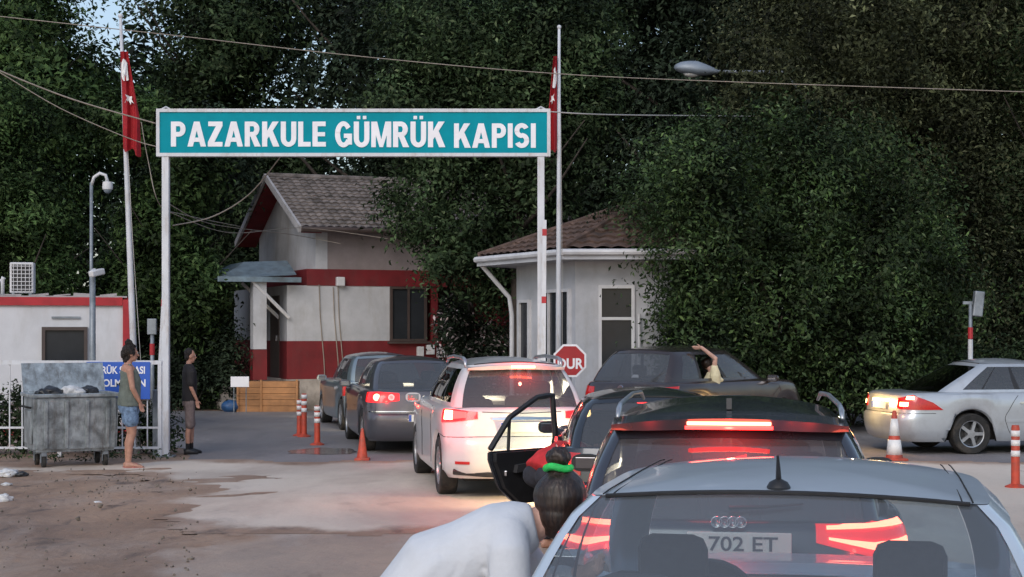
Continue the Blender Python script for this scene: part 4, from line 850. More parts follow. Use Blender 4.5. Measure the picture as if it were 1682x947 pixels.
wire('steep slack cable behind the left flagpole', [(232, 200, 24), (243, 262, 24), (262, 335, 24), (300, 352, 27), (395, 372, 36)], .010)
wire('thin cable running from the gate post to the house wall', [(278, 335, 24), (350, 368, 30), (480, 385, 37.2), (560, 400, 37.7)], .010)
wire('thin cable sagging before the house gable', [(278, 348, 24), (380, 382, 31), (500, 374, 37), (640, 392, 37.3)], .010)
# ---------------------------------------------------------------- vehicles
def lerp(a, b, t): return a + (b - a) * t
class Shell:
    """car skin as a stack of plan outlines: each row z, yr, yf, w, corner radii and bows"""
    def __init__(s, low, cab, W, L, wheels, sidecols_low=46, side_cab=None, nr=7, nc=4):
        s.low, s.cab, s.W, s.L, s.wheels = low, cab, W, L, wheels
        s.nr, s.nc, s.ml = nr, nc, sidecols_low; s.side_cab = side_cab
        s.zb = low[s_belt(low)]['z']
    def cols(s, lower):
        c = [('R', i / s.nr) for i in range(s.nr + 1)] + [('C', R(90 * (i + 1) / (s.nc + 1))) for i in range(s.nc)]
        bl = [i / s.ml for i in range(s.ml + 1)] if lower else s.side_cab
        c += [('S', b) for b in bl]
        c += [('D', R(90 * (i + 1) / (s.nc + 1))) for i in range(s.nc)] + [('F', 1 - i / s.nr) for i in range(s.nr + 1)]
        return c
    def pt(s, row, col, lower=True):
        z, yr, yf, w = row['z'], row['yr'], row['yf'], row['w']; rr = row.get('rr', .2); rf = row.get('rf', .25); k, v = col; L = yf - yr
        if k == 'R': x, y = (w - rr) * v, yr
        elif k == 'C': x, y = w - rr + rr * math.sin(v), yr + rr - rr * math.cos(v)
        elif k == 'S': x, y = w, lerp(yr + rr, yf - rf, v)
        elif k == 'D': x, y = w - rf + rf * math.cos(v), yf - rf + rf * math.sin(v)
        else: x, y = (w - rf) * v, yf
        b = (y - yr) / L; a = x / w
        x *= 1 - row.get('tr', .06) * max(0, (.32 - b) / .32) ** 2 - row.get('tf', .08) * max(0, (b - .62) / .38) ** 2
        y += row.get('br', .08) * a * a * (1 - b) ** 3 - row.get('bf', .14) * a * a * b ** 3
        z = z + row.get('dzf', 0) * b + row.get('cz', 0) * (1 - a * a)
        if lower and a > .55:
            for yw, rad, zc in s.wheels:
                if abs(y - yw) < rad:
                    za = zc + math.sqrt(rad * rad - (y - yw) ** 2); z0 = s.low[0]['z']
                    if z < s.zb and za > z0: z = max(z, za + (z - z0) * (s.zb - za) / (s.zb - z0))
        return Vector((x, y, z))
    def ring(s, row, lower):
        h = [s.pt(row, c, lower) for c in s.cols(lower)]
        return h + [Vector((-p.x, p.y, p.z)) for p in h[-2:0:-1]]
    def row_at(s, z):
        if s.zb < z < s.cab[0]['z']: z = s.zb
        rows = s.low[:s_belt(s.low) + 1] if z <= s.zb else s.cab
        for a, b in zip(rows, rows[1:]):
            if a['z'] <= z <= b['z']:
                t = (z - a['z']) / max(1e-6, b['z'] - a['z']); return {k: lerp(a.get(k, DEF[k]), b.get(k, DEF[k]), t) for k in DEF}, z <= s.zb
        return rows[-1], z <= s.zb
    def surf(s, t, z, off=0.0):
        """t metres along the skin from the rear centre (negative: left side)"""
        row, low = s.row_at(z); row = dict(row); row['dzf'] = 0; row['cz'] = 0
        def q(T, zz):
            rw, lo = s.row_at(zz); rw = dict(rw); rw['dzf'] = 0; rw['cz'] = 0; sv = s.wheels; s.wheels = ()
            cs = s.cols(True); pts = [s.pt(rw, c, False) for c in cs]; s.wheels = sv; d = 0
            for a, b in zip(pts, pts[1:]):
                l = (b - a).length
                if d + l >= T: return a.lerp(b, (T - d) / max(l, 1e-9))
                d += l
            return pts[-1]
        T = abs(t); p = q(T, z); p1 = q(T + .02, z); p2 = q(T, min(z + .02, 10)); n = (p1 - p).cross(p2 - p)
        n = n.normalized() if n.length > 1e-9 else Vector((0, -1, 0))
        p = p + n * off; p.z = p.z
        return Vector((p.x if t >= 0 else -p.x, p.y, p.z))
DEF = dict(z=0, yr=0, yf=0, w=0, rr=.2, rf=.25, tr=.06, tf=.08, br=.08, bf=.14, dzf=0, cz=0)
def s_belt(low):
    for i, r in enumerate(low):
        if r.get('belt'): return i
    return len(low) - 1
def rows(spec, **kw):
    out = []
    for r in spec:
        d = dict(kw); d.update(dict(zip(('z', 'yr', 'yf', 'w'), r[:4]))); 
        if len(r) > 4: d.update(r[4])
        out.append(d)
    return out
def stack(bm, rings, pick, mi=0):
    """faces between successive rings for the cells where pick(j, i) is true"""
    V = {}
    n = len(rings[0])
    def gv(j, i):
        i %= n
        if (j, i) not in V: V[(j, i)] = bm.verts.new(rings[j][i])
        return V[(j, i)]
    for j in range(len(rings) - 1):
        for i in range(n):
            if pick(j, i):
                try: bm.faces.new((gv(j, i), gv(j, i + 1), gv(j + 1, i + 1), gv(j + 1, i))).material_index = mi
                except ValueError: pass
def patch(sh, top, bot, off=.010, nt=12, nz=3, depth=.03):
    """raised plate on the skin between two outlines of (t, z) knots"""
    def ev(kn, u):
        x = u * (len(kn) - 1); i = min(int(x), len(kn) - 2); f = x - i; return lerp(kn[i][0], kn[i + 1][0], f), lerp(kn[i][1], kn[i + 1][1], f)
    bm = B(); g = []
    for j in range(nz + 1):
        rw = []
        for i in range(nt + 1):
            a, b = ev(bot, i / nt), ev(top, i / nt); t = lerp(a[0], b[0], j / nz); z = lerp(a[1], b[1], j / nz); rw.append(bm.verts.new(sh.surf(t, z, off)))
        g.append(rw)
    for a, b in zip(g, g[1:]):
        for i in range(nt): bm.faces.new((a[i], a[i + 1], b[i + 1], b[i]))
    q = bmesh.ops.extrude_face_region(bm, geom=list(bm.faces)); cen = Vector((0, sh.L / 2, .6))
    ex = [x for x in q['geom'] if isinstance(x, bmesh.types.BMVert)]
    for v in ex:
        d = Vector((cen.x - v.co.x, cen.y - v.co.y, 0)); v.co += d.normalized() * depth
    return bm
def mirror_pts(k): return [(-t, z) for t, z in k]
def car(name, label, loc, heading, cfg, group=None):
    """+y forward, origin on the ground at the rear bumper"""
    root = thing(name, label, cfg.get('cat', 'car'), loc, -heading, group)
    body_m = cfg['paint']; W, L = cfg['W'], cfg['L']; wr = cfg.get('wr', .33); yw = cfg['axles']
    low = rows(cfg['low'], rr=cfg.get('rr', .22), rf=.30, br=cfg.get('br', .09), bf=.16, tr=cfg.get('tr', .07), tf=.10)
    c = cfg['cab']        # dict: zb, zr, yrb, yrr, yfb, yfr, wb, wr
    nrow = 10; cab = []
    for j in range(nrow + 1):
        t = j / nrow; tt = t + .00; w_ = lerp(c['wb'], c['wr'], t) + c.get('bulge', .03) * math.sin(PI * t)
        w_ -= .03 * max(0, (t - .85) / .15) ** 2
        cab.append(dict(z=lerp(c['zb'], c['ze'], t) , yr=lerp(c['yrb'], c['yrr'], t) - c.get('rb', .02) * math.sin(PI * t), yf=lerp(c['yfb'], c['yfr'], t ** .95), w=w_, rr=lerp(.10, .07, t), rf=lerp(.16, .22, t),
                        tr=c.get('tr', .09), tf=.11, br=c.get('br', .10), bf=.20, cz=c.get('cz', .03) * max(0, (t - .5) / .5) ** 1.5, dzf=c.get('dzf', 0) * (1 - t)))
    s = Shell(low, cab, W, L, [(y, wr + .055, wr) for y in yw], side_cab=sorted(cfg['sidecols']))
    # lower body
    rl = [s.ring(r, True) for r in low]
    bm = B(); stack(bm, rl, lambda j, i: True); mobj('body', bm, body_m, root, smooth=2)
    inner = [[Vector((p.x * .84, p.y * .94 + L * .03, p.z)) for p in rl[0]], rl[0]]
    bm = B(); stack(bm, inner, lambda j, i: True)
    lin = [[Vector((p.x * .84, p.y * .94 + L * .03, max(p.z, .78 if any(abs(p.y - y) < wr + .1 for y in yw) else p.z))) for p in rl[0]], inner[0]]
    stack(bm, lin, lambda j, i: True)
    box(bm, (0, L / 2, .42), ((W - .26) * 2, L - .5, .42)); mobj('underbody', bm, M['under'], root)
    # cabin
    rc = [s.ring(r, False) for r in cab]; cl = s.cols(False); nh = len(cl)
    def colof(i):          # face i spans columns i..i+1 ; mirrored on the left half
        n = len(rc[0]); i %= n
        if i < nh - 1: return cl[i], cl[i + 1]
        k = n - 1 - i; return cl[k], cl[k + 1] if k + 1 < nh else cl[-1]
    wins = cfg['windows']; g0, g1 = cfg.get('grows', (1, 9)); r0, r1 = cfg.get('rear_rows', (0, 9)); rear_max = cfg.get('rear_cols', 8)
    def kind(j, i):
        a, b = colof(i); ka, kb = a[0], b[0]
        if ka == 'R' or kb == 'R' or (ka == 'C' and cl.index(a) < s.nr + cfg.get('rear_wrap', 2)):
            idx = min(cl.index(a), cl.index(b))
            if idx >= rear_max: return 'body'
            return 'rear' if r0 <= j < r1 else 'body'
        if ka in 'F' or kb == 'F' or (ka == 'D' and cl.index(a) > nh - s.nr - 4): return 'wind' if 0 <= j < 9 else 'body'
        if ka == 'S' and kb == 'S' and g0 <= j < g1:
            m = (a[1] + b[1]) / 2
            for q, (u, v) in enumerate(wins):
                if u < m < v: return 'side%d%s' % (q, 'L' if (i % len(rc[0])) >= nh - 1 else 'R')
            if wins[0][0] < m < wins[-1][1]: return 'pillar'
        return 'body'
    kinds = {}
    for j in range(nrow):
        for i in range(len(rc[0])): kinds.setdefault(kind(j, i), set()).add((j, i))
    skip = cfg.get('open_windows', ())
    bm = B(); q = [ri_ for ri_ in rc[-1][:s.nr + 2]]; q = [Vector((-p.x, p.y - .004, p.z + .001)) for p in q[::-1]] + [Vector((p.x, p.y - .004, p.z + .001)) for p in q[1:]]; tube(bm, q, .0065, 6); mobj('window_seal', bm, M['black'], root)
    bm = B(); stack(bm, rc, lambda j, i: (j, i) in kinds['body'])
    e = rc[-1]; yc = (cab[-1]['yr'] + cab[-1]['yf']) / 2; zc0 = cab[-1]['z']; czr = cab[-1]['cz']; cr = c.get('crown', .04); wl = cab[-1]['w']
    roof = []
    for k in (1, .97, .92, .85, .75, .62, .48, .34, .2, .08):
        roof.append([Vector((p.x * k, yc + (p.y - yc) * k, zc0 + czr * (1 - min(1, abs(p.x) * k / wl) ** 2) + cr * (1 - k ** 2.0))) for p in e])
    mobj('cabin_frame', bm, body_m, root, smooth=2)
    bm = B(); stack(bm, roof, lambda j, i: True); bmesh.ops.holes_fill(bm, edges=[x for x in bm.edges if x.is_boundary and all(abs(v.co.x) < .12 * wl and v.co.z > zc0 for v in x.verts)], sides=200)
    rfm = mobj('roof', bm, cfg.get('roof_paint', body_m), root, smooth=2)
    def inset(rr, d): return [[p + (Vector((0, yc, p.z)) - p).normalized() * d for p in r] for r in rr]
    ri = inset(rc, .006)
    for k in sorted(kinds):
        if k in ('body',): continue
        if k in skip: continue
        bm = B(); m = M['black'] if k == 'pillar' else cfg['glass'] if k in ('rear', 'wind') else cfg.get('side_glass', cfg['glass'])
        stack(bm, ri, lambda j, i: (j, i) in kinds[k]); nm = {'rear': 'rear_window', 'wind': 'windscreen', 'pillar': 'pillar_trim'}.get(k, 'side_window')
        mobj(nm, bm, m, root, smooth=True)
    # wheels
    for side in (-1, 1):
        for y in yw:
            wheel(root, (side * (W - .13), y, wr), wr, side, cfg.get('spokes', 10))
    # lamps and details
    for d in cfg['lamps']:
        for sg in ((-1, 1) if d.get('both', 1) else (d.get('side', 1),)):
            tp, bt = d['top'], d['bot']
            if sg < 0: tp, bt = mirror_pts(tp), mirror_pts(bt)
            o = mobj(d['name'], patch(s, tp, bt, d.get('off', .010), d.get('nt', 12), d.get('nz', 3), d.get('depth', .03)), M[d['m']], root, smooth=2)
    # door seams
    def seam(pts, r=.0045):
        q = [s.surf(t, z, .001) for t, z in pts]; return q
    # mirrors
    mr = cfg.get('mirror')
    if mr:
        my, mz = mr; xw = lerp(c['wb'], W, .6)
        for sg in (-1, 1):
            bm = B(); bmesh.ops.create_uvsphere(bm, u_segments=16, v_segments=10, radius=1)
            for v in bm.verts:
                q = v.co.copy(); q = Vector([math.copysign(abs(a) ** .7, a) for a in q]); v.co = Vector((sg * (xw + .10) + q.x * .10, my + max(q.y, -.35) * .08, mz + q.z * .06))
            bmm = bm; tube(bmm, [(sg * (xw - .06), my + .03, mz - .06), (sg * (xw + .06), my + .02, mz - .03)], .03, 6)
            mm = mobj('wing_mirror', bm, cfg.get('mirror_paint', body_m), root, smooth=2)
            bm = B(); box(bm, (sg * (xw + .10), my - .032, mz), (.14, .010, .078), bev=.004); mobj('mirror_glass', bm, M['mirror'], mm)
    # seats and dash
    if cfg.get('seats', 1):
        yd = cfg.get('driver_y', L * .48)
        for nmx, ys, xs in (('front_seat', yd, cfg.get('seat_x', (-.36, .36))), ('rear_seat', yd - .88, (-.40, .40))):
            for x in xs:
                bm = B(); box(bm, (x, ys + .28, .48), (.50, .52, .18), bev=.05); box(bm, (x, ys - .05, .78), (.48, .15, .62), Matrix.Rotation(R(12), 3, 'X'), bev=.06); st = mobj(nmx, bm, M['cloth_seat'], root, smooth=2)
                bm = B(); hz = cfg.get('head_z', 1.13); box(bm, (x, ys - .12, hz), (cfg.get('head_w', .26), .11, .19), Matrix.Rotation(R(10), 3, 'X'), bev=.05); tube(bm, [(x - .06, ys - .12, hz - .18), (x - .06, ys - .12, hz - .08)], .007, 5); tube(bm, [(x + .06, ys - .12, hz - .18), (x + .06, ys - .12, hz - .08)], .007, 5)
                mobj('headrest', bm, M['cloth_seat'], st, smooth=2)
        bm = B(); box(bm, (0, yd + .85, .80), (1.30, .42, .24), bev=.07); mobj('dashboard', bm, M['dash'], root, smooth=2)
        bm = B(); lathe(bm, [(.175, -.012), (.19, 0), (.175, .012), (.165, 0), (.175, -.012)], 24, Matrix.Translation((-.36, yd + .55, .86)) @ Matrix.Rotation(R(65), 4, 'X')); box(bm, (-.36, yd + .56, .855), (.34, .03, .05)); mobj('steering_wheel', bm, M['dash'], root, smooth=2)
    return root, s
def wheel(root, c, r, side, spokes=5):
    Mx = Matrix.Translation(c) @ Matrix.Rotation(side * PI / 2, 4, 'Y')      # lathe axis: outward
    w = .105; ro = r * .66
    bm = B(); lathe(bm, [(ro, -w), (r * .93, -w * 1.0), (r * .985, -w * .85), (r, -w * .5), (r, w * .5), (r * .985, w * .85), (r * .93, w * 1.0), (ro, w * .92), (ro * .98, w * .4), (ro * .98, -w)], 40, Mx, caps=False)
    t = mobj('wheel', bm, M['rubber'], root, smooth=2)
    bm = B(); lathe(bm, [(ro * .99, w * .90), (ro * .93, w * .86), (ro * .90, w * .3), (ro * .90, -w * .6)], 40, Mx, caps=False)
    for k in range(spokes):
        a = 2 * PI * k / spokes + .31; wd = 1.55 / spokes
        A = [(.05, -wd * .9), (ro * .94, -wd * .62), (ro * .94, wd * .62), (.05, wd * .9)]
        poly = [(q * math.cos(a) - 0, 0) for q in ()]
        vs = []
        for q, da in ((.055, -wd * 1.5), (ro * .93, -wd * .42), (ro * .93, wd * .42), (.055, wd * 1.5)): vs.append((q * math.cos(a + da), q * math.sin(a + da)))
        prism(bm, vs, w * .45, w * .78, Mx)
    lathe(bm, [(.0, w * .80), (.065, w * .80), (.07, w * .5), (.07, -w * .2)], 20, Mx); mobj('rim', bm, M['alloy'], t, smooth=2)
    bm = B(); lathe(bm, [(0, -w * .1), (ro * .8, -w * .1), (ro * .8, -w * .25)], 24, Mx); mobj('brake_disc', bm, M['disc'], t)
def plate(root, s, z, text, w=.50, h=.11, off=.02, txtm='plate_ink', xoff=0, tsize=.092, twidth=None, band=True):
    p = s.surf(0, z, 0); bm = B(); box(bm, (xoff, p.y - off, z), (w, .012, h), bev=.004); pl = mobj('number_plate', bm, M['plate'], root)
    if band: bm = B(); box(bm, (xoff - w / 2 + .022, p.y - off - .0075, z), (.04, .004, h - .01)); mobj('plate_band', bm, M['plate_blue'], pl)
    if text: text_mesh('characters', text, tsize, M[txtm], pl, Matrix.Translation((xoff + .02, p.y - off - .009, z)) @ FRONT, width=twidth or w * .82, bold=.0012, ext=.001)
def lines(root, s, cfgs, name='door_seam', m='under', r=.004):
    for pts in cfgs:
        for sg in (-1, 1):
            q = []
            for (a, b) in zip(pts, pts[1:]):
                for k in range(6): t = k / 6; q.append((sg * lerp(a[0], b[0], t), lerp(a[1], b[1], t)))
            q.append((sg * pts[-1][0], pts[-1][1]))
            bm = B(); tube(bm, [s.surf(t, z, .0015) for t, z in q], r, 5); mobj(name, bm, M[m], root)
def spot(root, p, tgt, e, col=(1, .82, .55), size=R(70), name='headlight_beam'):
    l = bpy.data.lights.new(name, 'SPOT'); l.energy = e; l.color = col; l.spot_size = size; l.spot_blend = .6; l.shadow_soft_size = .06
    o = bpy.data.objects.new(name, l); link(o, root); o.location = p; o.rotation_euler = (Vector(tgt) - Vector(p)).to_track_quat('-Z', 'Y').to_euler(); return o
def glow(root, p, e, col=(1, .03, .02), r=.05, name='lamp_light'):
    l = bpy.data.lights.new(name, 'POINT'); l.energy = e; l.color = col; l.shadow_soft_size = r
    o = bpy.data.objects.new(name, l); link(o, root); o.location = p; return o

def sc(w0, w1, n): return [w0 + (w1 - w0) * k / n for k in range(n + 1)]
COLS = sc(0, .10, 2) + sc(.14, .34, 4) + sc(.37, .58, 4) + sc(.62, .93, 5) + [1.0]
WIN3 = [(.10, .34), (.37, .58), (.62, .93)]
# --- silver sedan in the foreground
def sedan_low(L, W, zb=.94, deck=.55, cowl=1.15):
    return [(.20, .14, L - .14, W - .05), (.26, .06, L - .06, W - .015), (.38, .02, L - .02, W), (.52, .0, L, W), (.60, .015, L - .02, W + .002), (.625, .05, L - .04, W + .002), (.72, .06, L - .10, W + .004), (.82, .07, L - .2, W - .002), (.90, .085, L - .36, W - .02),
            (zb, .12, L - .55, W - .05, dict(belt=1)), (zb + .012, .16, L - .62, W - .075), (zb + .02, .30, L - .80, W - .10, dict(dzf=-.0)), (zb + .024, deck - .02, L - cowl, W - .14)]
L = 4.2
silver = dict(cat='car', paint=M['p_silver'], W=.86, L=L, axles=(.82, 3.38), low=sedan_low(L, .86, .90), wr=.31,
    rear_rows=(0, 10), rear_cols=9, cab=dict(zb=.915, ze=1.418, yrb=.45, yrr=1.10, yfb=3.12, yfr=2.42, wb=.765, wr=.605, cz=.030, crown=.024, br=.05, tr=.045, rb=.015, bulge=.035),
    glass=glass('silver_car_glass', (.66, .74, .77), 1, ior=1.95, haze=.09), sidecols=COLS, windows=WIN3, mirror=(2.75, .98), driver_y=2.05, head_z=1.125, head_w=.235, seat_x=(-.41, .36), 
    lamps=[dict(name='tail_light', top=[(.55, .86), (.95, .88)], bot=[(.55, .70), (.95, .68)], m='lamp_red'), dict(name='headlight', top=[(4.75, .72), (5.2, .70)], bot=[(4.75, .58), (5.2, .56)], m='lamp_clear')])
root, s = car('silver_sedan', 'silver saloon nearest the camera, seen over its roof', (.505, 3.33, 0), R(13), silver)
plate(root, s, .56, '')
bm = B(); lathe(bm, [(.0, .0), (.030, 0), (.034, .008), (.026, .022), (.010, .030), (.006, .034)], 20, Matrix.Translation((-.015, 1.17, 1.449))); 
tube(bm, [(-.015, 1.17, 1.475), (-.015, 1.155, 1.51), (-.015, 1.13, 1.548)], [.0085, .0065, .0035], 8); mobj('antenna', bm, M['black'], root, smooth=2)
for sg in (-1, 1):
    bm = B(); pts = []
    for k in range(14):
        y = lerp(1.14, 2.40, k / 13); b = (y - 1.10) / 1.32; kk = .885; pts.append((sg * (.535 - .03 * max(0, b - .6)) * .93, y, 1.418 + .030 * (1 - .87 ** 2) + .022 * (1 - max(.87 ** 2, (2 * abs(b - .5)) ** 2)) + .002))
    for dx in (-.014, .014): tube(bm, [Vector(p) + Vector((dx * 1, 0, -.001)) for p in pts], .0024, 5)
    mobj('roof_moulding', bm, M['under'], root)
bm = B(); box(bm, (0, .80, .93), (1.22, .50, .03)); mobj('parcel_shelf', bm, M['dash'], root)
# --- dark estate with roof rails
L = 4.75
def wagon_low(L, W, zb=.95, cowl=1.25):
    return [(.20, .16, L - .14, W - .05), (.27, .06, L - .06, W - .015), (.40, .02, L - .02, W), (.54, .0, L, W), (.62, .02, L - .02, W + .002), (.645, .06, L - .04, W + .002), (.76, .07, L - .12, W + .004), (.86, .085, L - .24, W - .004), (.92, .10, L - .40, W - .02),
            (zb, .12, L - .6, W - .045, dict(belt=1)), (zb + .012, .145, L - .72, W - .07), (zb + .02, .16, L - 1.0, W - .085), (zb + .024, .17, L - cowl, W - .10)]
WC = sc(0, .04, 1) + sc(.07, .24, 3) + sc(.265, .50, 4) + sc(.53, .72, 3) + sc(.75, .95, 3) + [1.0]
audi = dict(cat='car', paint=M['p_audi'], W=.92, L=L, axles=(1.02, 3.86), low=wagon_low(L, .92), wr=.34, rr=.26,
    cab=dict(zb=.965, ze=1.43, yrb=.15, yrr=.52, yfb=3.58, yfr=2.78, wb=.80, wr=.62, cz=.035, crown=.045, br=.07, tr=.10, bulge=.03),
    glass=M['gl_tint'], side_glass=M['gl_dark'], sidecols=WC, windows=[(.07, .24), (.265, .50), (.53, .72), (.75, .95)][:4], mirror=(3.05, 1.0), driver_y=2.3, grows=(1, 9), rear_rows=(0, 8), mirror_paint=M['black'],
    lamps=[dict(name='tail_light', top=[(.42, .955), (.70, .965), (1.02, .99 - .03)], bot=[(.42, .87), (.70, .80), (1.02, .83)], m='lamp_lit', off=.012, nt=16),
           dict(name='tail_light_strip', top=[(.47, .942), (.70, .950), (.96, .950)], bot=[(.47, .925), (.70, .928), (.96, .930)], m='em_hot', off=.020, nt=16, nz=1, depth=.01),
           dict(name='tail_light_strip', top=[(.48, .895), (.70, .868), (.96, .880)], bot=[(.48, .883), (.70, .835), (.96, .855)], m='em_hot', off=.020, nt=16, nz=1, depth=.01),
           dict(name='headlight', top=[(5.55, .76), (6.0, .74)], bot=[(5.55, .60), (6.0, .58)], m='em_warm')])
root, s = car('dark_estate_car', 'dark estate car with roof rails and red light bar, behind the silver saloon', (1.04, 7.60, 0), R(8), audi)
plate(root, s, .868, '702 ET', tsize=.098, twidth=.33, xoff=.05, off=.03, band=False)
for k in range(4):
    bm = B(); p = s.surf(0, .92, .02); lathe(bm, [(.026, -.004), (.030, 0), (.026, .004), (.022, 0), (.026, -.004)], 20, Matrix.Translation((-.0585 + k * .039, p.y - .012, .970)) @ Matrix.Rotation(PI / 2, 4, 'X')); mobj('badge_ring', bm, M['chrome'], root, smooth=True)
# spoiler with LED bar
bm = B(); n = 20; pr = []
for i in range(n + 1):
    a = -1 + 2 * i / n; x = a * .60; yb = .36 + .10 * a * a; zt = 1.455 - .040 * a * a; th = .055 * (1 - .5 * a ** 4)
    pr.append([bm.verts.new(v) for v in ((x, yb, zt), (x, yb + .26, zt + .026), (x, yb + .24, zt - .04), (x, yb + .02, zt - th))])
for a, b in zip(pr, pr[1:]):
    for k in range(4): bm.faces.new((a[k], a[(k + 1) % 4], b[(k + 1) % 4], b[k]))
bm.faces.new(pr[0]); bm.faces.new(pr[-1]); sp = mobj('spoiler', bm, M['p_audi'], root, smooth=2)
bm = B(); box(bm, (0.0, .352, 1.431), (.42, .02, .018), bev=.004); mobj('brake_light_bar', bm, M['em_hot'], sp)
bm = B(); box(bm, (0.0, .362, 1.409), (.44, .02, .018), bev=.004); mobj('brake_light_lens', bm, M['em_red'], sp)
glow(root, (0, .27, 1.41), 6, r=.02)
for sg in (-1, 1):
    x = sg * .575; bm = B(); tube(bm, [(x, .58, 1.445), (x, .66, 1.485), (x, .80, 1.505), (x, 1.8, 1.520), (x * .99, 2.55, 1.50), (x * .98, 2.78, 1.45)], [.010, .015, .014, .014, .014, .010], 8); mobj('roof_rail', bm, M['chrome'] if 0 else M['alloy'], root, smooth=True)
bm = B(); prism(bm, [(-.09, 0), (.06, 0), (-.05, .055), (-.075, .058)], -.014, .014, Matrix(((0, 0, 1, 0), (1, 0, 0, 0.80), (0, 1, 0, 1.485), (0, 0, 0, 1)))); mobj('shark_fin', bm, M['black'], root)
bm = B(); tube(bm, [(0, .155, 1.03), (.18, .17, 1.035), (.36, .20, 1.05)], [.012, .009, .006], 6); mobj('rear_wiper', bm, M['black'], root)
glow(root, (.72, -.12, .90), 3, r=.02); glow(root, (-.72, -.12, .90), 3, r=.02)

# --- dark hatchback, rear left door open
L = 4.05
hatch = dict(cat='car', paint=M['p_black'], W=.84, L=L, axles=(.72, 3.22), low=wagon_low(L, .84, .90), wr=.30,
    cab=dict(zb=.915, ze=1.305, yrb=.15, yrr=.55, yfb=2.95, yfr=2.25, wb=.73, wr=.56, cz=.03, crown=.05, tr=.09), glass=M['gl_tint'], sidecols=COLS, windows=WIN3, mirror=(2.55, .95), driver_y=2.0, head_z=1.06,
    open_windows=('side1L',), lamps=[dict(name='tail_light', top=[(.60, .88), (.98, .89)], bot=[(.60, .70), (.98, .66)], m='lamp_red'),
        dict(name='tail_bulb', top=[(.70, .85), (.85, .86)], bot=[(.70, .78), (.85, .78)], m='em_red', off=.018, nz=1, depth=.008),
        dict(name='headlight', top=[(4.75, .70), (5.1, .68)], bot=[(4.75, .56), (5.1, .55)], m='em_warm')])
hatch_loc = Vector((1.16, 12.95, 0)); hh = R(2)
root, s = car('dark_hatchback', 'dark hatchback ahead of the estate with its rear left door wide open', hatch_loc, hh, hatch)
plate(root, s, .62, '')
bm = B(); box(bm, (0, .60, 1.285), (.22, .02, .02), bev=.004); mobj('brake_light_bar', bm, M['em_red'], root)
spot(root, (-.62, L + .04, .66), (-1.7, L + .9, .30), 75, (1, .74, .40), R(130)); spot(root, (.35, L + .04, .66), (-.1, L + 2.2, .45), 60)
# dark panel on the closed flank, standing in for the shaded door opening
bm = B(); box(bm, (-.845, 1.42, .60), (.012, .86, .58), bev=.004); mobj('aperture_shade_panel', bm, M['under'], root)
# open door, hinged at the B pillar
def door(root, hinge, ang, ln, zb, zbelt, ztop, m, name='open_door'):
    Rm = Matrix.Translation(hinge) @ Matrix.Rotation(ang, 4, 'Z')   # local: -y runs back along the door from the hinge, x = outer face normal (left)
    YZ = Matrix(((0, 0, 1, 0), (1, 0, 0, 0), (0, 1, 0, 0), (0, 0, 0, 1)))
    lowp = [(0, zb), (-ln * .62, zb), (-ln * .86, zb + .16), (-ln, zb + .42), (-ln * 1.0, zbelt), (0, zbelt)]
    bm = B(); prism(bm, lowp, -.05, .0, Rm @ YZ); bmesh.ops.bevel(bm, geom=list(bm.edges), offset=.012, segments=2, affect='EDGES'); d = mobj(name, bm, m, root, smooth=2)
    bm = B(); prism(bm, [(y * .94 - .02, lerp(z, (zb + zbelt) / 2, .05)) for y, z in lowp], .0, .045, Rm @ YZ); mobj('door_card', bm, M['black'], d)
    bm = B(); prism(bm, [(-.2, zbelt - .18), (-.72 * ln, zbelt - .2), (-.7 * ln, zbelt - .13), (-.2, zbelt - .10)], .045, .09, Rm @ YZ); mobj('armrest', bm, M['dash'], d)
    fr = [(0, zbelt), (-.05, ztop), (-ln * .30, ztop - .02), (-ln * .70, ztop - .19), (-ln * .98, zbelt + .02)]
    bm = B(); pts = []
    for a, b in zip(fr, fr[1:]):
        for k in range(4): t = k / 4; pts.append(Rm @ Vector((-.02 - .10 * 0, lerp(a[0], b[0], t), lerp(a[1], b[1], t))))
    pts.append(Rm @ Vector((-.02, fr[-1][0], fr[-1][1]))); tube(bm, pts, .028, 6); tube(bm, [Rm @ Vector((-.02, -ln * .72, zbelt)), Rm @ Vector((-.02, -ln * .70, ztop - .19))], .016, 6); mobj('window_frame', bm, M['black'], d)
    bm = B(); prism(bm, [(y * .985 - .004, z) for y, z in fr], -.024, -.018, Rm @ YZ); mobj('door_glass', bm, M['gl_clear'], d)
    bm = B(); q = Rm @ Vector((.055, -ln * .84, zb + .30)); box(bm, q, (.03, .03, .05), bev=.008); mobj('latch', bm, M['chrome'], d)
    return d
door(root, Vector((-.80, 1.98, 0)), -R(42), .90, .30, .80, 1.29, M['p_black'])

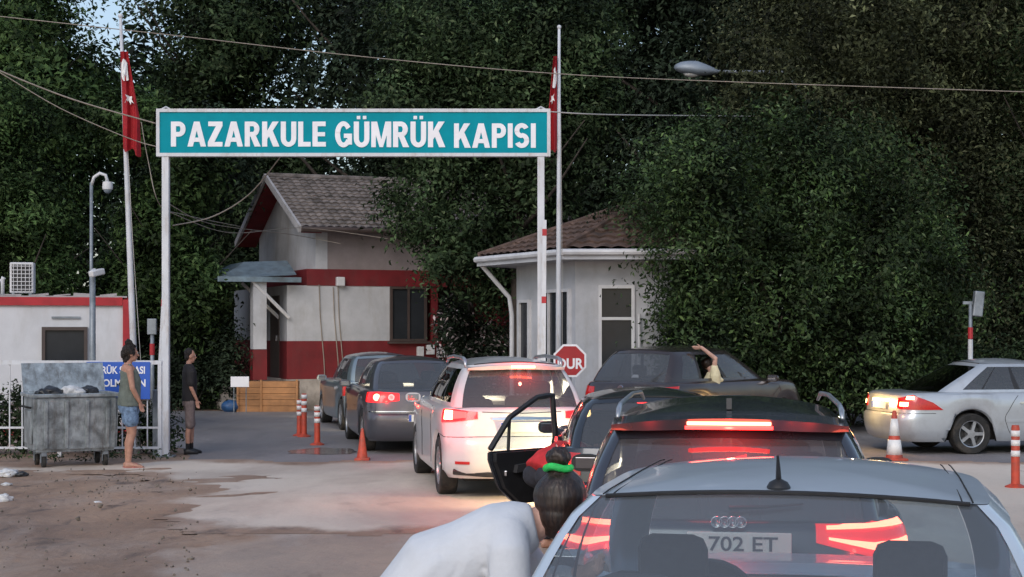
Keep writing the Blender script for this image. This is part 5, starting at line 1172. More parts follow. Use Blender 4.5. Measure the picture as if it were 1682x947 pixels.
# --- white estate with roof rails
L = 4.6
white = dict(cat='car', paint=M['p_white'], W=.89, L=L, axles=(.90, 3.60), low=[(.24, .14, L - .14, .85), (.32, .05, L - .06, .885), (.44, .01, L - .02, .89), (.62, .0, L, .89), (.70, .03, L - .02, .892), (.72, .055, L - .04, .892), (.84, .07, L - .12, .893), (.92, .09, L - .24, .885), (.98, .10, L - .40, .87),
            (1.01, .12, L - .6, .85, dict(belt=1)), (1.022, .145, L - .72, .83), (1.03, .16, L - 1.0, .81), (1.034, .18, L - 1.2, .80)], wr=.335, rr=.30,
    cab=dict(zb=1.03, ze=1.50, yrb=.17, yrr=.55, yfb=3.45, yfr=2.65, wb=.80, wr=.60, cz=.035, crown=.05, tr=.10, br=.10), glass=M['gl_tint'], side_glass=M['gl_dark'], sidecols=WC, windows=[(.07, .24), (.265, .50), (.53, .72), (.75, .95)], mirror=(2.95, 1.04), driver_y=2.25, head_z=1.2, rear_rows=(0, 9),
    lamps=[dict(name='tail_light', top=[(.50, .98), (.78, 1.005), (1.04, 1.0)], bot=[(.50, .91), (.78, .875), (1.04, .86)], m='lamp_lit', off=.016, nt=16),
           dict(name='tail_bulb', top=[(.80, .985), (.94, .985)], bot=[(.80, .895), (.94, .895)], m='em_yel', off=.024, nz=1, depth=.01),
           dict(name='brake_segment', top=[(.62, .975), (.80, .985)], bot=[(.62, .92), (.80, .90)], m='em_red', off=.022, nz=1, depth=.01),
           dict(name='bumper_reflector', top=[(.60, .44), (.78, .44)], bot=[(.60, .41), (.78, .41)], m='lamp_red', off=.010, nz=1),
           dict(name='boot_recess', top=[(0, .93), (.34, .92)], bot=[(0, .895), (.34, .895)], m='chrome', off=.012, nz=1),
           dict(name='headlight', top=[(5.35, .80), (5.8, .78)], bot=[(5.35, .66), (5.8, .64)], m='em_warm')])
root, s = car('white_estate_car', 'white estate car with roof rails and lit tail lamps in mid queue', (.13, 17.6, 0), -R(9), white)
plate(root, s, .82, '', off=.03)
for sg in (-1, 1):
    x = sg * .56; bm = B(); tube(bm, [(x, .70, 1.475), (x, .76, 1.555), (x, .92, 1.575), (x, 1.8, 1.585), (x * .99, 2.4, 1.56), (x * .98, 2.6, 1.50)], [.016, .022, .022, .022, .022, .016], 8); mobj('roof_rail', bm, M['alloy'], root, smooth=True)
bm = B(); pr = []
for i in range(21):
    a = -1 + i / 10; x = a * .56; yb = .40 + .10 * a * a; zt = 1.50 - .03 * a * a; pr.append([bm.verts.new(v) for v in ((x, yb, zt), (x, yb + .3, zt + .02), (x, yb + .26, zt - .04), (x, yb + .02, zt - .045 * (1 - .5 * a ** 4)))])
for a, b in zip(pr, pr[1:]):
    for k in range(4): bm.faces.new((a[k], a[(k + 1) % 4], b[(k + 1) % 4], b[k]))
bm.faces.new(pr[0]); bm.faces.new(pr[-1]); sp = mobj('spoiler', bm, M['p_white'], root, smooth=2)
bm = B(); box(bm, (0.06, .392, 1.482), (.28, .02, .028), bev=.005); mobj('brake_light_bar', bm, M['em_hot'], sp)
lines(root, s, [[(0, .715), (.5, .712), (.98, .70), (1.25, .72)], [(.0, .97), (.45, .985)], [(2.0, .34), (2.0, 1.0)], [(3.05, .34), (3.05, 1.0)]])
bm = B(); 
for pts in ([(0, .30), (.4, .30), (.8, .32)],):
    q = [s.surf(t, z, .008) for t, z in pts[::-1]] ; q = [Vector((-p.x, p.y, p.z)) for p in q] + q[::-1][1:]; tube(bm, q, .035, 6)
mobj('bumper_valance', bm, M['black'], root)
glow(root, (0.06, .30, 1.52), 10, r=.02); glow(root, (-.80, -.12, .94), 5, r=.02, col=(1, .08, .05)); glow(root, (.80, -.12, .94), 5, r=.02, col=(1, .08, .05)); glow(root, (-1.05, .3, 1.0), 6, r=.02)
spot(root, (-.55, L + .03, .72), (-1.2, L + 3, .4), 14); spot(root, (.55, L + .03, .72), (.5, L + 3, .4), 14)

# --- grey saloon
L = 4.75
grey = dict(cat='car', paint=M['p_grey'], W=.90, L=L, axles=(.98, 3.69), low=sedan_low(L, .90, .96, .62, 1.25), wr=.33,
    cab=dict(zb=.975, ze=1.40, yrb=.50, yrr=1.20, yfb=3.5, yfr=2.75, wb=.78, wr=.60, cz=.03, crown=.055), glass=M['gl_tint'], sidecols=COLS, windows=WIN3, mirror=(3.05, 1.0), driver_y=2.3,
    lamps=[dict(name='tail_light', top=[(.38, .93), (.68, .95), (1.0, .94)], bot=[(.38, .82), (.68, .79), (1.0, .80)], m='lamp_lit', off=.012, nt=16), dict(name='bumper_trim', top=[(0, .665), (.9, .665)], bot=[(0, .65), (.9, .65)], m='chrome', off=.012, nz=1),
           dict(name='headlight', top=[(5.5, .74), (5.95, .72)], bot=[(5.5, .60), (5.95, .58)], m='em_warm')])
root, s = car('grey_saloon', 'dark grey saloon with round lit tail lamps ahead of the white estate', (-1.33, 24.15, 0), -R(11), grey)
plate(root, s, .56, '', off=.02)
for t, m1 in ((.72, 'em_hot'), (.50, 'reflector')):
    for sg in (-1, 1):
        p = s.surf(sg * t, .87, .02); bm = B()
        if m1 == 'em_hot': lathe(bm, [(0, .012), (.05, .010), (.055, 0)], 20, Matrix.Translation(p) @ Matrix.Rotation(PI / 2, 4, 'X'))
        else: lathe(bm, [(.026, .0), (.030, .008), (.046, .008), (.05, 0)], 20, Matrix.Translation(p) @ Matrix.Rotation(PI / 2, 4, 'X'))
        mobj('round_lamp', bm, M[m1], root)
bm = B(); p = s.surf(0, .84, .012); lathe(bm, [(0, .01), (.05, .01), (.055, 0)], 20, Matrix.Translation(p) @ Matrix.Rotation(PI / 2, 4, 'X')); mobj('badge', bm, M['chrome'], root)
glow(root, (-.62, -.10, .87), 2.5, r=.02); glow(root, (.62, -.10, .87), 2.5, r=.02)
spot(root, (-.6, L + .03, .68), (-1.6, L + 5, .6), 60); spot(root, (.55, L + .03, .68), (.0, L + 5, .4), 30)
# --- light grey car in front of it
lg = dict(hatch); lg.update(paint=M['p_lgrey'], open_windows=(), lamps=[dict(name='tail_light', top=[(.60, .88), (.98, .89)], bot=[(.60, .70), (.98, .66)], m='lamp_red'), dict(name='headlight', top=[(4.75, .70), (5.1, .68)], bot=[(4.75, .56), (5.1, .55)], m='em_warm')], head_z=1.1)
lg['cab'] = dict(hatch['cab']); lg['cab'].update(ze=1.40)
root, s = car('light_grey_hatchback', 'light grey hatchback at the head of the queue, mostly hidden', (-2.30, 29.6, 0), -R(15), lg)
spot(root, (-.6, 4.08, .66), (-1.2, 8, .5), 60); spot(root, (.6, 4.08, .66), (.4, 8, .7), 60)
# --- dark crossover, right
L = 4.35
cross = dict(cat='car', paint=M['p_dark'], W=.90, L=L, axles=(.82, 3.46), wr=.36, low=[(.28, .14, L - .12, .86), (.36, .05, L - .05, .89), (.50, .01, L - .02, .905), (.68, .0, L, .905), (.78, .03, L - .03, .90), (.80, .05, L - .05, .90), (.92, .06, L - .12, .90), (1.02, .08, L - .26, .885), (1.07, .10, L - .45, .87),
            (1.09, .12, L - .65, .85, dict(belt=1)), (1.10, .14, L - .8, .83), (1.11, .16, L - 1.0, .81), (1.114, .18, L - 1.15, .80)],
    cab=dict(zb=1.105, ze=1.565, yrb=.17, yrr=.55, yfb=3.25, yfr=2.45, wb=.80, wr=.62, cz=.035, crown=.06, tr=.08), glass=M['gl_tint'], side_glass=M['gl_tint'], sidecols=sorted(sc(0, .05, 1) + sc(.09, .26, 3) + sc(.29, .53, 4) + sc(.57, .93, 5) + [1.0]), windows=[(.09, .26), (.29, .53), (.57, .93)], mirror=(2.9, 1.12), driver_y=2.1, head_z=1.25,
    open_windows=('side1R',), lamps=[dict(name='tail_light', top=[(.55, 1.02), (1.0, 1.05)], bot=[(.55, .90), (1.0, .86)], m='lamp_red'), dict(name='headlight', top=[(4.95, .84), (5.4, .82)], bot=[(4.95, .70), (5.4, .68)], m='lamp_clear')])
cross_loc = Vector((1.62, 24.2, 0)); ch = R(41)
root_x, s = car('dark_crossover', 'dark crossover turning right beyond the queue with an arm out of its window', cross_loc, ch, cross)
bm = B(); p = s.surf(0, 1.0, .012); lathe(bm, [(0, .01), (.055, .01), (.06, 0)], 20, Matrix.Translation(p) @ Matrix.Rotation(PI / 2, 4, 'X')); mobj('badge', bm, M['chrome'], root_x)
bm = B(); prism(bm, [(-.07, 0), (.07, 0), (.045, .05), (-.045, .05)], 0, .004, Matrix.Translation((0.10, .30, 1.17)) @ Matrix.Rotation(R(60), 4, 'X')); mobj('window_sticker', bm, M['sign_white'], root_x)
plate(root_x, s, .60, '')
# --- silver saloon, right edge
L = 4.53
merc = dict(cat='car', paint=M['p_silver2'], W=.87, L=L, axles=(1.18, 3.80), low=sedan_low(L, .87, .93, .62, 1.2), wr=.315, spokes=5,
    cab=dict(zb=.945, ze=1.375, yrb=.62, yrr=1.42, yfb=3.35, yfr=2.55, wb=.76, wr=.57, cz=.03, crown=.055, rb=.03), glass=M['gl_dark'], side_glass=M['gl_tint'], sidecols=sorted(sc(0, .09, 2) + sc(.10, .24, 3) + sc(.255, .50, 4) + sc(.545, .93, 5) + [1.0]), windows=[(.10, .24), (.255, .50), (.545, .93)], mirror=(2.95, .97), driver_y=2.3, grows=(1, 9),
    lamps=[dict(name='tail_light', top=[(.55, .86), (.80, .905), (1.12, .80)], bot=[(.55, .70), (.80, .69), (1.30, .69)], m='lamp_red', off=.012, nt=18),
           dict(name='reversing_lamp', top=[(.62, .80), (.76, .80)], bot=[(.62, .74), (.76, .74)], m='em_yel', off=.020, nz=1, depth=.008), dict(name='tail_bulb', top=[(.72, .885), (.82, .885)], bot=[(.72, .84), (.84, .84)], m='em_yel', off=.020, nz=1, depth=.008),
           dict(name='side_moulding', top=[(2.38, .53), (4.0, .53)], bot=[(2.38, .49), (4.0, .49)], m='p_silver2', off=.012, nz=1, nt=20),
           dict(name='door_handle', top=[(2.55, .80), (2.75, .80)], bot=[(2.55, .775), (2.75, .775)], m='chrome', off=.03, nz=1, nt=6, depth=.03),
           dict(name='plate_lamp', top=[(-.30, .835), (.30, .835)], bot=[(-.30, .80), (.30, .80)], m='em_yel', off=.014, nz=1, nt=6, depth=.01, both=0),
           dict(name='headlight', top=[(5.2, .74), (5.65, .72)], bot=[(5.2, .60), (5.65, .58)], m='lamp_clear')])
root, s = car('silver_saloon', 'silver saloon with five spoke wheels at the right edge, tail lamps glowing', (5.70, 24.75, 0), R(79), merc)
plate(root, s, .74, '', off=.025)
lines(root, s, [[(0, .635), (.6, .635), (1.2, .635)], [(2.42, .32), (2.36, .62), (2.50, .90)], [(3.30, .30), (3.30, .93)]])
glow(root, (-.1, -.30, .84), 20.0, col=(1, .62, .22), r=.02); glow(root, (.68, -.18, .80), 3.5, col=(1, .3, .1), r=.02)
# ---------------------------------------------------------------- people
def limb(bm, pts, rad, n=12, cap=True):
    """tapered limb with round ends; rad entries are r or (r_side, r_front)"""
    P_ = [Vector(p) for p in pts]; out_p = []; out_r = []
    d0 = (P_[1] - P_[0]).normalized(); d1 = (P_[-1] - P_[-2]).normalized(); r0 = rad[0]; r1 = rad[-1]
    for k in (75, 50, 25): out_p.append(P_[0] - d0 * r0 * math.sin(R(k)) * 1.0); out_r.append(r0 * math.cos(R(k)))
    for p, r in zip(P_, rad): out_p.append(p); out_r.append(r)
    for k in (25, 50, 75): out_p.append(P_[-1] + d1 * r1 * math.sin(R(k))); out_r.append(r1 * math.cos(R(k)))
    tube(bm, out_p, out_r, n)
def trunkloft(bm, secs, n=20, ends=True):
    """secs: (centre, right vector half width, front vector half depth)"""
    rings = []
    for c, a, b in secs:
        c, a, b = Vector(c), Vector(a), Vector(b)
        rings.append([bm.verts.new(c + a * math.copysign(abs(math.cos(t)) ** .85, math.cos(t)) + b * math.copysign(abs(math.sin(t)) ** .9, math.sin(t))) for t in [2 * PI * k / n for k in range(n)]])
    for r0, r1 in zip(rings, rings[1:]):
        for k in range(n): bm.faces.new((r0[k], r0[(k + 1) % n], r1[(k + 1) % n], r1[k]))
    bm.faces.new(rings[0][::-1]); bm.faces.new(rings[-1])
def blob(bm, c, s, rot=None, seg=16):
    Mx = Matrix.Translation(Vector(c)) @ (rot.to_4x4() if rot is not None else Matrix()) @ Matrix.Diagonal((*s, 1)); bmesh.ops.create_uvsphere(bm, u_segments=seg, v_segments=seg // 2 + 2, radius=1, matrix=Mx)
def fuse(name, bm, m, parent, voxel=.012, smooth=3, label=None, noise_amp=0, nf=6):
    """melt overlapping closed shapes into one continuous skin"""
    bmesh.ops.recalc_face_normals(bm, faces=bm.faces); me = bpy.data.meshes.new(name); bm.to_mesh(me); bm.free(); o = bpy.data.objects.new(name, me); S.collection.objects.link(o)
    md = o.modifiers.new('r', 'REMESH'); md.mode = 'VOXEL'; md.voxel_size = voxel
    sm = o.modifiers.new('s', 'SMOOTH'); sm.factor = .5; sm.iterations = smooth
    dg = bpy.context.evaluated_depsgraph_get(); dg.update(); me2 = bpy.data.meshes.new_from_object(o.evaluated_get(dg)); bpy.data.objects.remove(o)
    if noise_amp:
        for v in me2.vertices:
            c = v.co; v.co = c + v.normal * noise_amp * (noise.noise(Vector((c.x, c.y, c.z * .5)) * nf) + .5 * noise.noise(c * nf * 2.3))
    me2.materials.clear(); me2.materials.append(m); me2.shade_smooth(); me2.name = name
    o = bpy.data.objects.new(name, me2); link(o, parent)
    if label: o['label'] = label
    return o
def hand(bm, wrist, dirv, thumb, curl=.5, sc_=1.0, palm_n=None):
    """palm, four unequal bent fingers and a thumb leaving the side of the palm"""
    d = Vector(dirv).normalized(); t = Vector(thumb); t = (t - d * t.dot(d)).normalized(); nrm = d.cross(t) if palm_n is None else Vector(palm_n)
    w = Vector(wrist); q = sc_
    trunkloft(bm, [(w, t * .027 * q, nrm * .018 * q), (w + d * .03 * q, t * .038 * q, nrm * .016 * q), (w + d * .085 * q, t * .042 * q, nrm * .013 * q)], 12)
    for i, (off, ln) in enumerate(((.031, .068), (.011, .078), (-.010, .072), (-.030, .056))):
        b = w + d * .075 * q + t * off * q; a = curl * (1 + .12 * i); p1 = b + (d * math.cos(a * .3) + nrm * math.sin(a * .3)) * ln * .5 * q
        p2 = p1 + (d * math.cos(a) + nrm * math.sin(a)) * ln * .33 * q; p3 = p2 + (d * math.cos(a * 1.5) + nrm * math.sin(a * 1.5)) * ln * .26 * q
        limb(bm, [b, p1, p2, p3], [.0095 * q, .0085 * q, .008 * q, .0065 * q], 7)
    b = w + d * .028 * q + t * .026 * q; p1 = b + (d * .6 + t * .75).normalized() * .042 * q; p2 = p1 + (d * .9 + t * .3 + nrm * .3).normalized() * .032 * q
    limb(bm, [b, p1, p2], [.013 * q, .010 * q, .008 * q], 7)
def head_shape(bm, c, fwd, up, s=1.0):
    f = Vector(fwd).normalized(); u = Vector(up); u = (u - f * u.dot(f)).normalized(); r = f.cross(u)
    Rm = Matrix((r, f, u)).transposed(); c = Vector(c)
    def q(x, y, z): return c + Rm @ Vector((x, y, z)) * s
    blob(bm, q(0, -.008, .02), (.075 * s, .095 * s, .098 * s), Rm); blob(bm, q(0, .028, -.045), (.052 * s, .058 * s, .065 * s), Rm); blob(bm, q(0, .05, -.085), (.028 * s, .026 * s, .024 * s), Rm)
    limb(bm, [q(0, .085, .012), q(0, .108, -.024)], [.009 * s, .014 * s], 8); blob(bm, q(0, .088, -.052), (.022 * s, .010 * s, .009 * s), Rm)
    for sx in (-1, 1):
        blob(bm, q(sx * .077, -.005, -.01), (.010 * s, .020 * s, .030 * s), Rm); blob(bm, q(sx * .03, .082, .028), (.022 * s, .012 * s, .009 * s), Rm)
    return q, Rm
def face_parts(t, q, Rm, s):
    for sx in (-1, 1):
        bm = B(); blob(bm, q(sx * .030, .088, .012), (.012 * s, .007 * s, .007 * s), Rm, 10); mobj('eye', bm, M['flag_white'], t, smooth=True)
        bm = B(); blob(bm, q(sx * .030, .0935, .012), (.005 * s, .003 * s, .005 * s), Rm, 8); mobj('iris', bm, M['hair'], t, smooth=True)
def foot(bm, ankle, fwd, s=1.0):
    a = Vector(ankle); f = Vector(fwd).normalized(); r = Vector((f.y, -f.x, 0)); z0 = .0
    trunkloft(bm, [(Vector((a.x, a.y, 0)) - f * .055 * s + Vector((0, 0, .038)), r * .026 * s, Vector((0, 0, .030))), (Vector((a.x, a.y, .045)) - f * .01 * s, r * .034 * s, Vector((0, 0, .043))), (Vector((a.x, a.y, .04)) + f * .07 * s, r * .040 * s, Vector((0, 0, .034))), (Vector((a.x, a.y, .026)) + f * .15 * s, r * .046 * s, Vector((0, 0, .020))), (Vector((a.x, a.y, .018)) + f * .20 * s, r * .036 * s, Vector((0, 0, .012)))], 12)

# woman in olive top and denim shorts, beside the open container, facing right
def standing_woman():
    p = G(213, 768); k = 1.0; t = thing('person', 'woman in olive sleeveless top and denim shorts standing by the waste container, looking right', 'person', (p.x, p.y, 0))
    F = Vector((.93, .36, 0)).normalized(); Rt = Vector((F.y, -F.x, 0))       # forward, right
    def w(r, f, z): return Rt * r + F * f + Vector((0, 0, z))
    bm = B()
    trunkloft(bm, [(w(0, 0, .80), Rt * .14, F * .11), (w(0, -.01, .90), Rt * .175, F * .135), (w(0, 0, 1.02), Rt * .145, F * .115), (w(0, .01, 1.12), Rt * .135, F * .115), (w(0, .0, 1.26), Rt * .16, F * .12), (w(0, -.02, 1.38), Rt * .155, F * .095), (w(0, -.03, 1.43), Rt * .09, F * .06)])
    limb(bm, [w(0, -.03, 1.40), w(0, -.01, 1.50)], [.055, .048]); q, Rm = head_shape(bm, w(0, .015, 1.575), F + Vector((.1, .1, -.02)), (0, 0, 1), 1.0)
    for s in (-1, 1):
        limb(bm, [w(s * .09, 0, .86), w(s * .085, .015, .66), w(s * .08, .025, .47), w(s * .078, -.01, .34), w(s * .075, -.02, .08)], [.092, .078, .054, .052, .032], 14)
        foot(bm, w(s * .078, -.02, .07), F + Rt * s * .25)
    # right arm hangs forward, hand at the hip; left arm likewise
    for s in (-1, 1):
        sh, el, wr = w(s * .175, -.02, 1.35), w(s * .215, .01, 1.10), w(s * .17, .12, .90)
        limb(bm, [w(s * .12, -.02, 1.37), sh, el, sh.lerp(el, 1) * .5 + wr * .5, wr], [.05, .047, .038, .036, .024], 12)
        hand(bm, wr, Vector((0, 0, -1)) + F * .25 - Rt * s * .2, F - Rt * s * .4, .5, .9)
    b = fuse('body', bm, M['skin'], t, .0085, 3); face_parts(t, q, Rm, 1.0)
    bm = B(); trunkloft(bm, [(w(0, .0, .86), Rt * .205, F * .165), (w(0, -.005, .95), Rt * .195, F * .155), (w(0, .005, 1.06), Rt * .17, F * .145), (w(0, .01, 1.2), Rt * .172, F * .142), (w(0, -.01, 1.32), Rt * .165, F * .12), (w(0, -.02, 1.39), Rt * .13, F * .085)]); limb(bm, [w(-.11, -.02, 1.36), w(-.10, -.01, 1.42)], [.035, .02]); limb(bm, [w(.11, -.02, 1.36), w(.10, -.01, 1.42)], [.035, .02])
    fuse('vest_top', bm, M['top_olive'], t, .010, 2, noise_amp=.012, nf=7)
    bm = B(); trunkloft(bm, [(w(0, 0, .76), Rt * .18, F * .13), (w(0, -.01, .86), Rt * .19, F * .15), (w(0, 0, .97), Rt * .165, F * .135)])
    for s in (-1, 1): limb(bm, [w(s * .09, 0, .82), w(s * .095, .01, .66)], [.105, .105])
    fuse('denim_shorts', bm, M['denim'], t, .010, 2, noise_amp=.006)
    bm = B(); blob(bm, q(0, -.025, .035), (.092, .10, .10), Rm); blob(bm, q(0, -.085, -.01), (.06, .05, .07), Rm); blob(bm, q(0, -.035, .15), (.052, .052, .05), Rm)
    blob(bm, q(0, .01, .10), (.07, .06, .035), Rm); blob(bm, q(0, -.06, -.07), (.06, .045, .06), Rm); h = fuse('hair', bm, M['hair'], t, .007, 0, noise_amp=.022, nf=30)
    for s in (-1, 1):
        bm = B(); a = w(s * .078, -.02, 0); f2 = (F + Rt * s * .25).normalized(); r2 = Vector((f2.y, -f2.x, 0)); c = a + f2 * .07
        vs = [(c + f2 * .145 * math.cos(u) + r2 * .05 * math.sin(u)) for u in [2 * PI * i / 16 for i in range(16)]]; prism(bm, [(v.x, v.y) for v in vs], .0, .014)
        tube(bm, [c + r2 * .045 + Vector((0, 0, .012)), c + f2 * .03 + Vector((0, 0, .062)), c - r2 * .045 + Vector((0, 0, .012))], .010, 6); mobj('sandal', bm, M['sandal'], t)
standing_woman()
def standing_man():
    p = G(311, 746); k = .93; t = thing('person', 'man in black t-shirt and brown shorts standing right of the gate post', 'person', (p.x, p.y, 0)); t.scale = (k * .84, k * .84, k)
    F = Vector((.88, .40, 0)).normalized(); Rt = Vector((F.y, -F.x, 0))
    def w(r, f, z): return Rt * r + F * f + Vector((0, 0, z))
    bm = B(); trunkloft(bm, [(w(0, 0, .84), Rt * .14, F * .11), (w(0, 0, .95), Rt * .165, F * .115), (w(0, .01, 1.1), Rt * .15, F * .11), (w(0, .01, 1.26), Rt * .175, F * .12), (w(0, -.01, 1.40), Rt * .18, F * .10), (w(0, -.02, 1.46), Rt * .09, F * .06)])
    limb(bm, [w(0, -.02, 1.44), w(0, .0, 1.54)], [.058, .052]); q, Rm = head_shape(bm, w(0, .02, 1.615), F, (0, 0, 1), 1.02)
    for s, fo in ((-1, .06), (1, -.05)):
        limb(bm, [w(s * .09, 0, .9), w(s * .09, fo * .5 + .02, .68), w(s * .088, fo * .8 + .02, .48), w(s * .085, fo, .34), w(s * .085, fo, .09)], [.085, .075, .054, .052, .034], 14)
        foot(bm, w(s * .085, fo, .07), F + Rt * s * .2)
        sh, el, wr = w(s * .20, -.01, 1.38), w(s * .235, -.02, 1.11), w(s * .205, .10, .90)
        limb(bm, [w(s * .12, -.01, 1.39), sh, el, el.lerp(wr, .5), wr], [.052, .050, .040, .036, .026], 12); hand(bm, wr, Vector((0, 0, -1)) + F * .2 - Rt * s * .1, F, .5, .95)
    fuse('body', bm, M['skin'], t, .009, 3); face_parts(t, q, Rm, 1.02)
    bm = B(); trunkloft(bm, [(w(0, 0, .88), Rt * .185, F * .14), (w(0, 0, 1.0), Rt * .18, F * .135), (w(0, .01, 1.2), Rt * .185, F * .14), (w(0, 0, 1.36), Rt * .205, F * .13), (w(0, -.01, 1.45), Rt * .15, F * .10), (w(0, -.01, 1.49), Rt * .085, F * .075)])
    for s in (-1, 1): limb(bm, [w(s * .15, -.01, 1.38), w(s * .21, -.01, 1.34), w(s * .235, -.02, 1.18)], [.08, .078, .070])
    fuse('t_shirt', bm, M['jersey_b'], t, .011, 1, noise_amp=.005)
    bm = B(); trunkloft(bm, [(w(0, 0, .80), Rt * .165, F * .13), (w(0, 0, .92), Rt * .178, F * .132), (w(0, 0, .98), Rt * .165, F * .125)])
    for s, fo in ((-1, .06), (1, -.05)): limb(bm, [w(s * .09, 0, .86), w(s * .095, fo * .6 + .02, .50)], [.10, .092])
    fuse('shorts', bm, M['shorts_b'], t, .011, 2, noise_amp=.008)
    bm = B(); blob(bm, q(0, -.03, .05), (.084, .092, .084), Rm); blob(bm, q(0, -.06, -.01), (.075, .05, .06), Rm); fuse('hair', bm, M['hair'], t, .007, 0, noise_amp=.008, nf=30)
    for s, fo in ((-1, .06), (1, -.05)):
        bm = B(); limb(bm, [w(s * .085, fo, .22), w(s * .085, fo, .09)], [.042, .040]); fuse('sock', bm, M['jersey_b'], t, .012, 1)
        bm = B(); a = w(s * .085, fo, 0); f2 = (F + Rt * s * .2).normalized(); r2 = Vector((f2.y, -f2.x, 0))
        trunkloft(bm, [(a - f2 * .075 + Vector((0, 0, .045)), r2 * .030, Vector((0, 0, .045))), (a + Vector((0, 0, .055)), r2 * .045, Vector((0, 0, .055))), (a + f2 * .09 + Vector((0, 0, .042)), r2 * .052, Vector((0, 0, .042))), (a + f2 * .20 + Vector((0, 0, .026)), r2 * .045, Vector((0, 0, .026)))], 14); mobj('shoe', bm, M['black'], t, smooth=True)
standing_man()
# person in white shirt bending to the window of the silver sedan
def bending_person():
    o0 = Vector((-.27, 5.62, 0)); t = thing('person', 'person in white shirt with green hair band bending to the silver car', 'person', o0)
    V = Vector
    hip, w1, ch, nk, hd = V((-.07, 0, .89)), V((.06, .0, 1.075)), V((.21, .01, 1.155)), V((.36, .03, 1.205)), V((.435, .10, 1.285)); uh = V((-.85, 0, .5)).normalized(); uw = V((-.45, 0, .9)).normalized(); up = V((-.2, 0, .98)).normalized()
    Rt = V((0, -1, 0)); up = V((-.2, 0, .98)).normalized()
    hd = V((.455, .05, 1.285))
    bm = B(); trunkloft(bm, [(hip, Rt * .17, uh * .13), (w1 + V((-.08, 0, -.05)), Rt * .15, uw * .12), (w1, Rt * .145, uw * .115), (ch, Rt * .17, up * .12), (nk - V((.06, 0, .02)), Rt * .14, up * .09), (nk, Rt * .06, up * .055)])
    limb(bm, [nk - V((.04, 0, .03)), nk.lerp(hd, .7)], [.058, .052]); f = V((.55, .80, -.12)); q, Rm = head_shape(bm, hd, f, (-.1, -.1, 1), 1.05)
    for s in (-1, 1):
        y = -s * .10; limb(bm, [hip + V((0, y, -.02)), V((-.04, y, .68)), V((.02, y, .48)), V((-.06, y, .32)), V((-.10, y, .09))], [.095, .08, .056, .052, .036], 14); foot(bm, (-.10, y, .07), (1, 0, 0))
    # near (right) arm to the door sill, far arm on the window frame
    for y, el, wr in ((-.17, V((.27, -.24, .88)), V((.46, -.16, .93))), (.19, V((.40, .24, .95)), V((.50, .20, 1.00)))):
        sh = V((.25, y, 1.12)); limb(bm, [ch + V((.04, y * .6, .02)), sh, el, el.lerp(wr, .5), wr], [.055, .052, .042, .038, .026], 12); hand(bm, wr, wr - el, V((0, .3, 1)), .5)
    fuse('body', bm, M['skin_p'], t, .0075, 3); face_parts(t, q, Rm, 1.05)
    bm = B(); trunkloft(bm, [(hip + V((-.05, 0, -.10)), Rt * .205, uh * .155), (hip + V((.0, 0, .03)), Rt * .205, uh * .165), (w1 + V((-.075, 0, -.045)), Rt * .19, uw * .155), (w1 + V((.02, 0, .0)), Rt * .185, up * .14), (ch, Rt * .195, up * .125), (nk - V((.07, 0, .02)), Rt * .165, up * .105), (nk - V((.01, 0, .0)), Rt * .085, up * .075)])
    for y, el, wr in ((-.17, V((.27, -.24, .88)), V((.46, -.16, .93))), (.19, V((.40, .24, .95)), V((.50, .20, 1.00)))):
        sh = V((.25, y, 1.12)); limb(bm, [ch + V((.03, y * .6, .02)), sh, sh.lerp(el, .5), el, el.lerp(wr, .55)], [.085, .08, .074, .066, .058], 14)
    ob = fuse('shirt', bm, M['shirt_w'], t, .009, 14)
    def drag(c, a, b, wd, amp):                # one soft cloth fold along the line a-b
        a, b = V(a), V(b); ab = b - a; u = max(0, min(1, (c - a).dot(ab) / ab.dot(ab))); dd = (c - a - ab * u).length / wd
        return amp * math.sin(PI * u) ** .5 * math.exp(-dd * dd) if 0 < u < 1 else 0
    folds = [((.20, -.20, 1.16), (.16, -.21, .84), .020, -.010), ((.24, -.20, 1.12), (.24, -.22, .86), .012, .007), ((.14, -.20, 1.14), (-.02, -.20, .92), .016, .008), ((.10, -.19, 1.10), (-.06, -.20, .86), .014, -.008), ((.02, -.17, 1.12), (-.14, -.19, .90), .018, .007), ((.17, -.17, 1.22), (-.06, -.15, 1.14), .014, .005), ((.30, -.17, 1.16), (.20, -.20, 1.02), .012, .006), ((.32, -.14, 1.18), (.14, -.20, 1.06), .010, -.006)]
    for v in ob.data.vertices:
        c = v.co.copy(); v.co = c + v.normal * (.004 + .004 * noise.noise(c * 4) + 1.9 * sum(drag(c, *f) for f in folds))
    bm = B(); trunkloft(bm, [(hip + V((-.02, 0, -.14)), Rt * .185, V((.16, 0, 0))), (hip + V((-.02, 0, .02)), Rt * .185, V((.15, 0, 0)))])
    for s in (-1, 1):
        y = -s * .10; limb(bm, [hip + V((0, y, -.05)), V((-.04, y, .68)), V((.02, y, .48)), V((-.06, y, .32)), V((-.10, y, .12))], [.115, .098, .078, .07, .06], 14)
    fuse('trousers', bm, M['trouser'], t, .012, 2, noise_amp=.008)
    bm = B(); blob(bm, q(0, -.022, .015), (.095, .10, .104), Rm); blob(bm, q(.0, -.045, -.045), (.070, .062, .07), Rm); blob(bm, q(-.01, -.045, -.09), (.034, .034, .04), Rm); blob(bm, q(0, -.03, .085), (.05, .055, .05), Rm)
    h = fuse('hair', bm, M['hair_b'], t, .0065, 1)
    for v in h.data.vertices:
        c = v.co; v.co = c + v.normal * (.006 * noise.noise(c * 14))
    bt = q(0, -.045, .150); bm = B(); blob(bm, bt, (.043, .043, .040), Rm); h2 = fuse('hair_bun', bm, M['hair_b'], t, .005, 1, noise_amp=.010, nf=40)
    bm = B(); rg = []
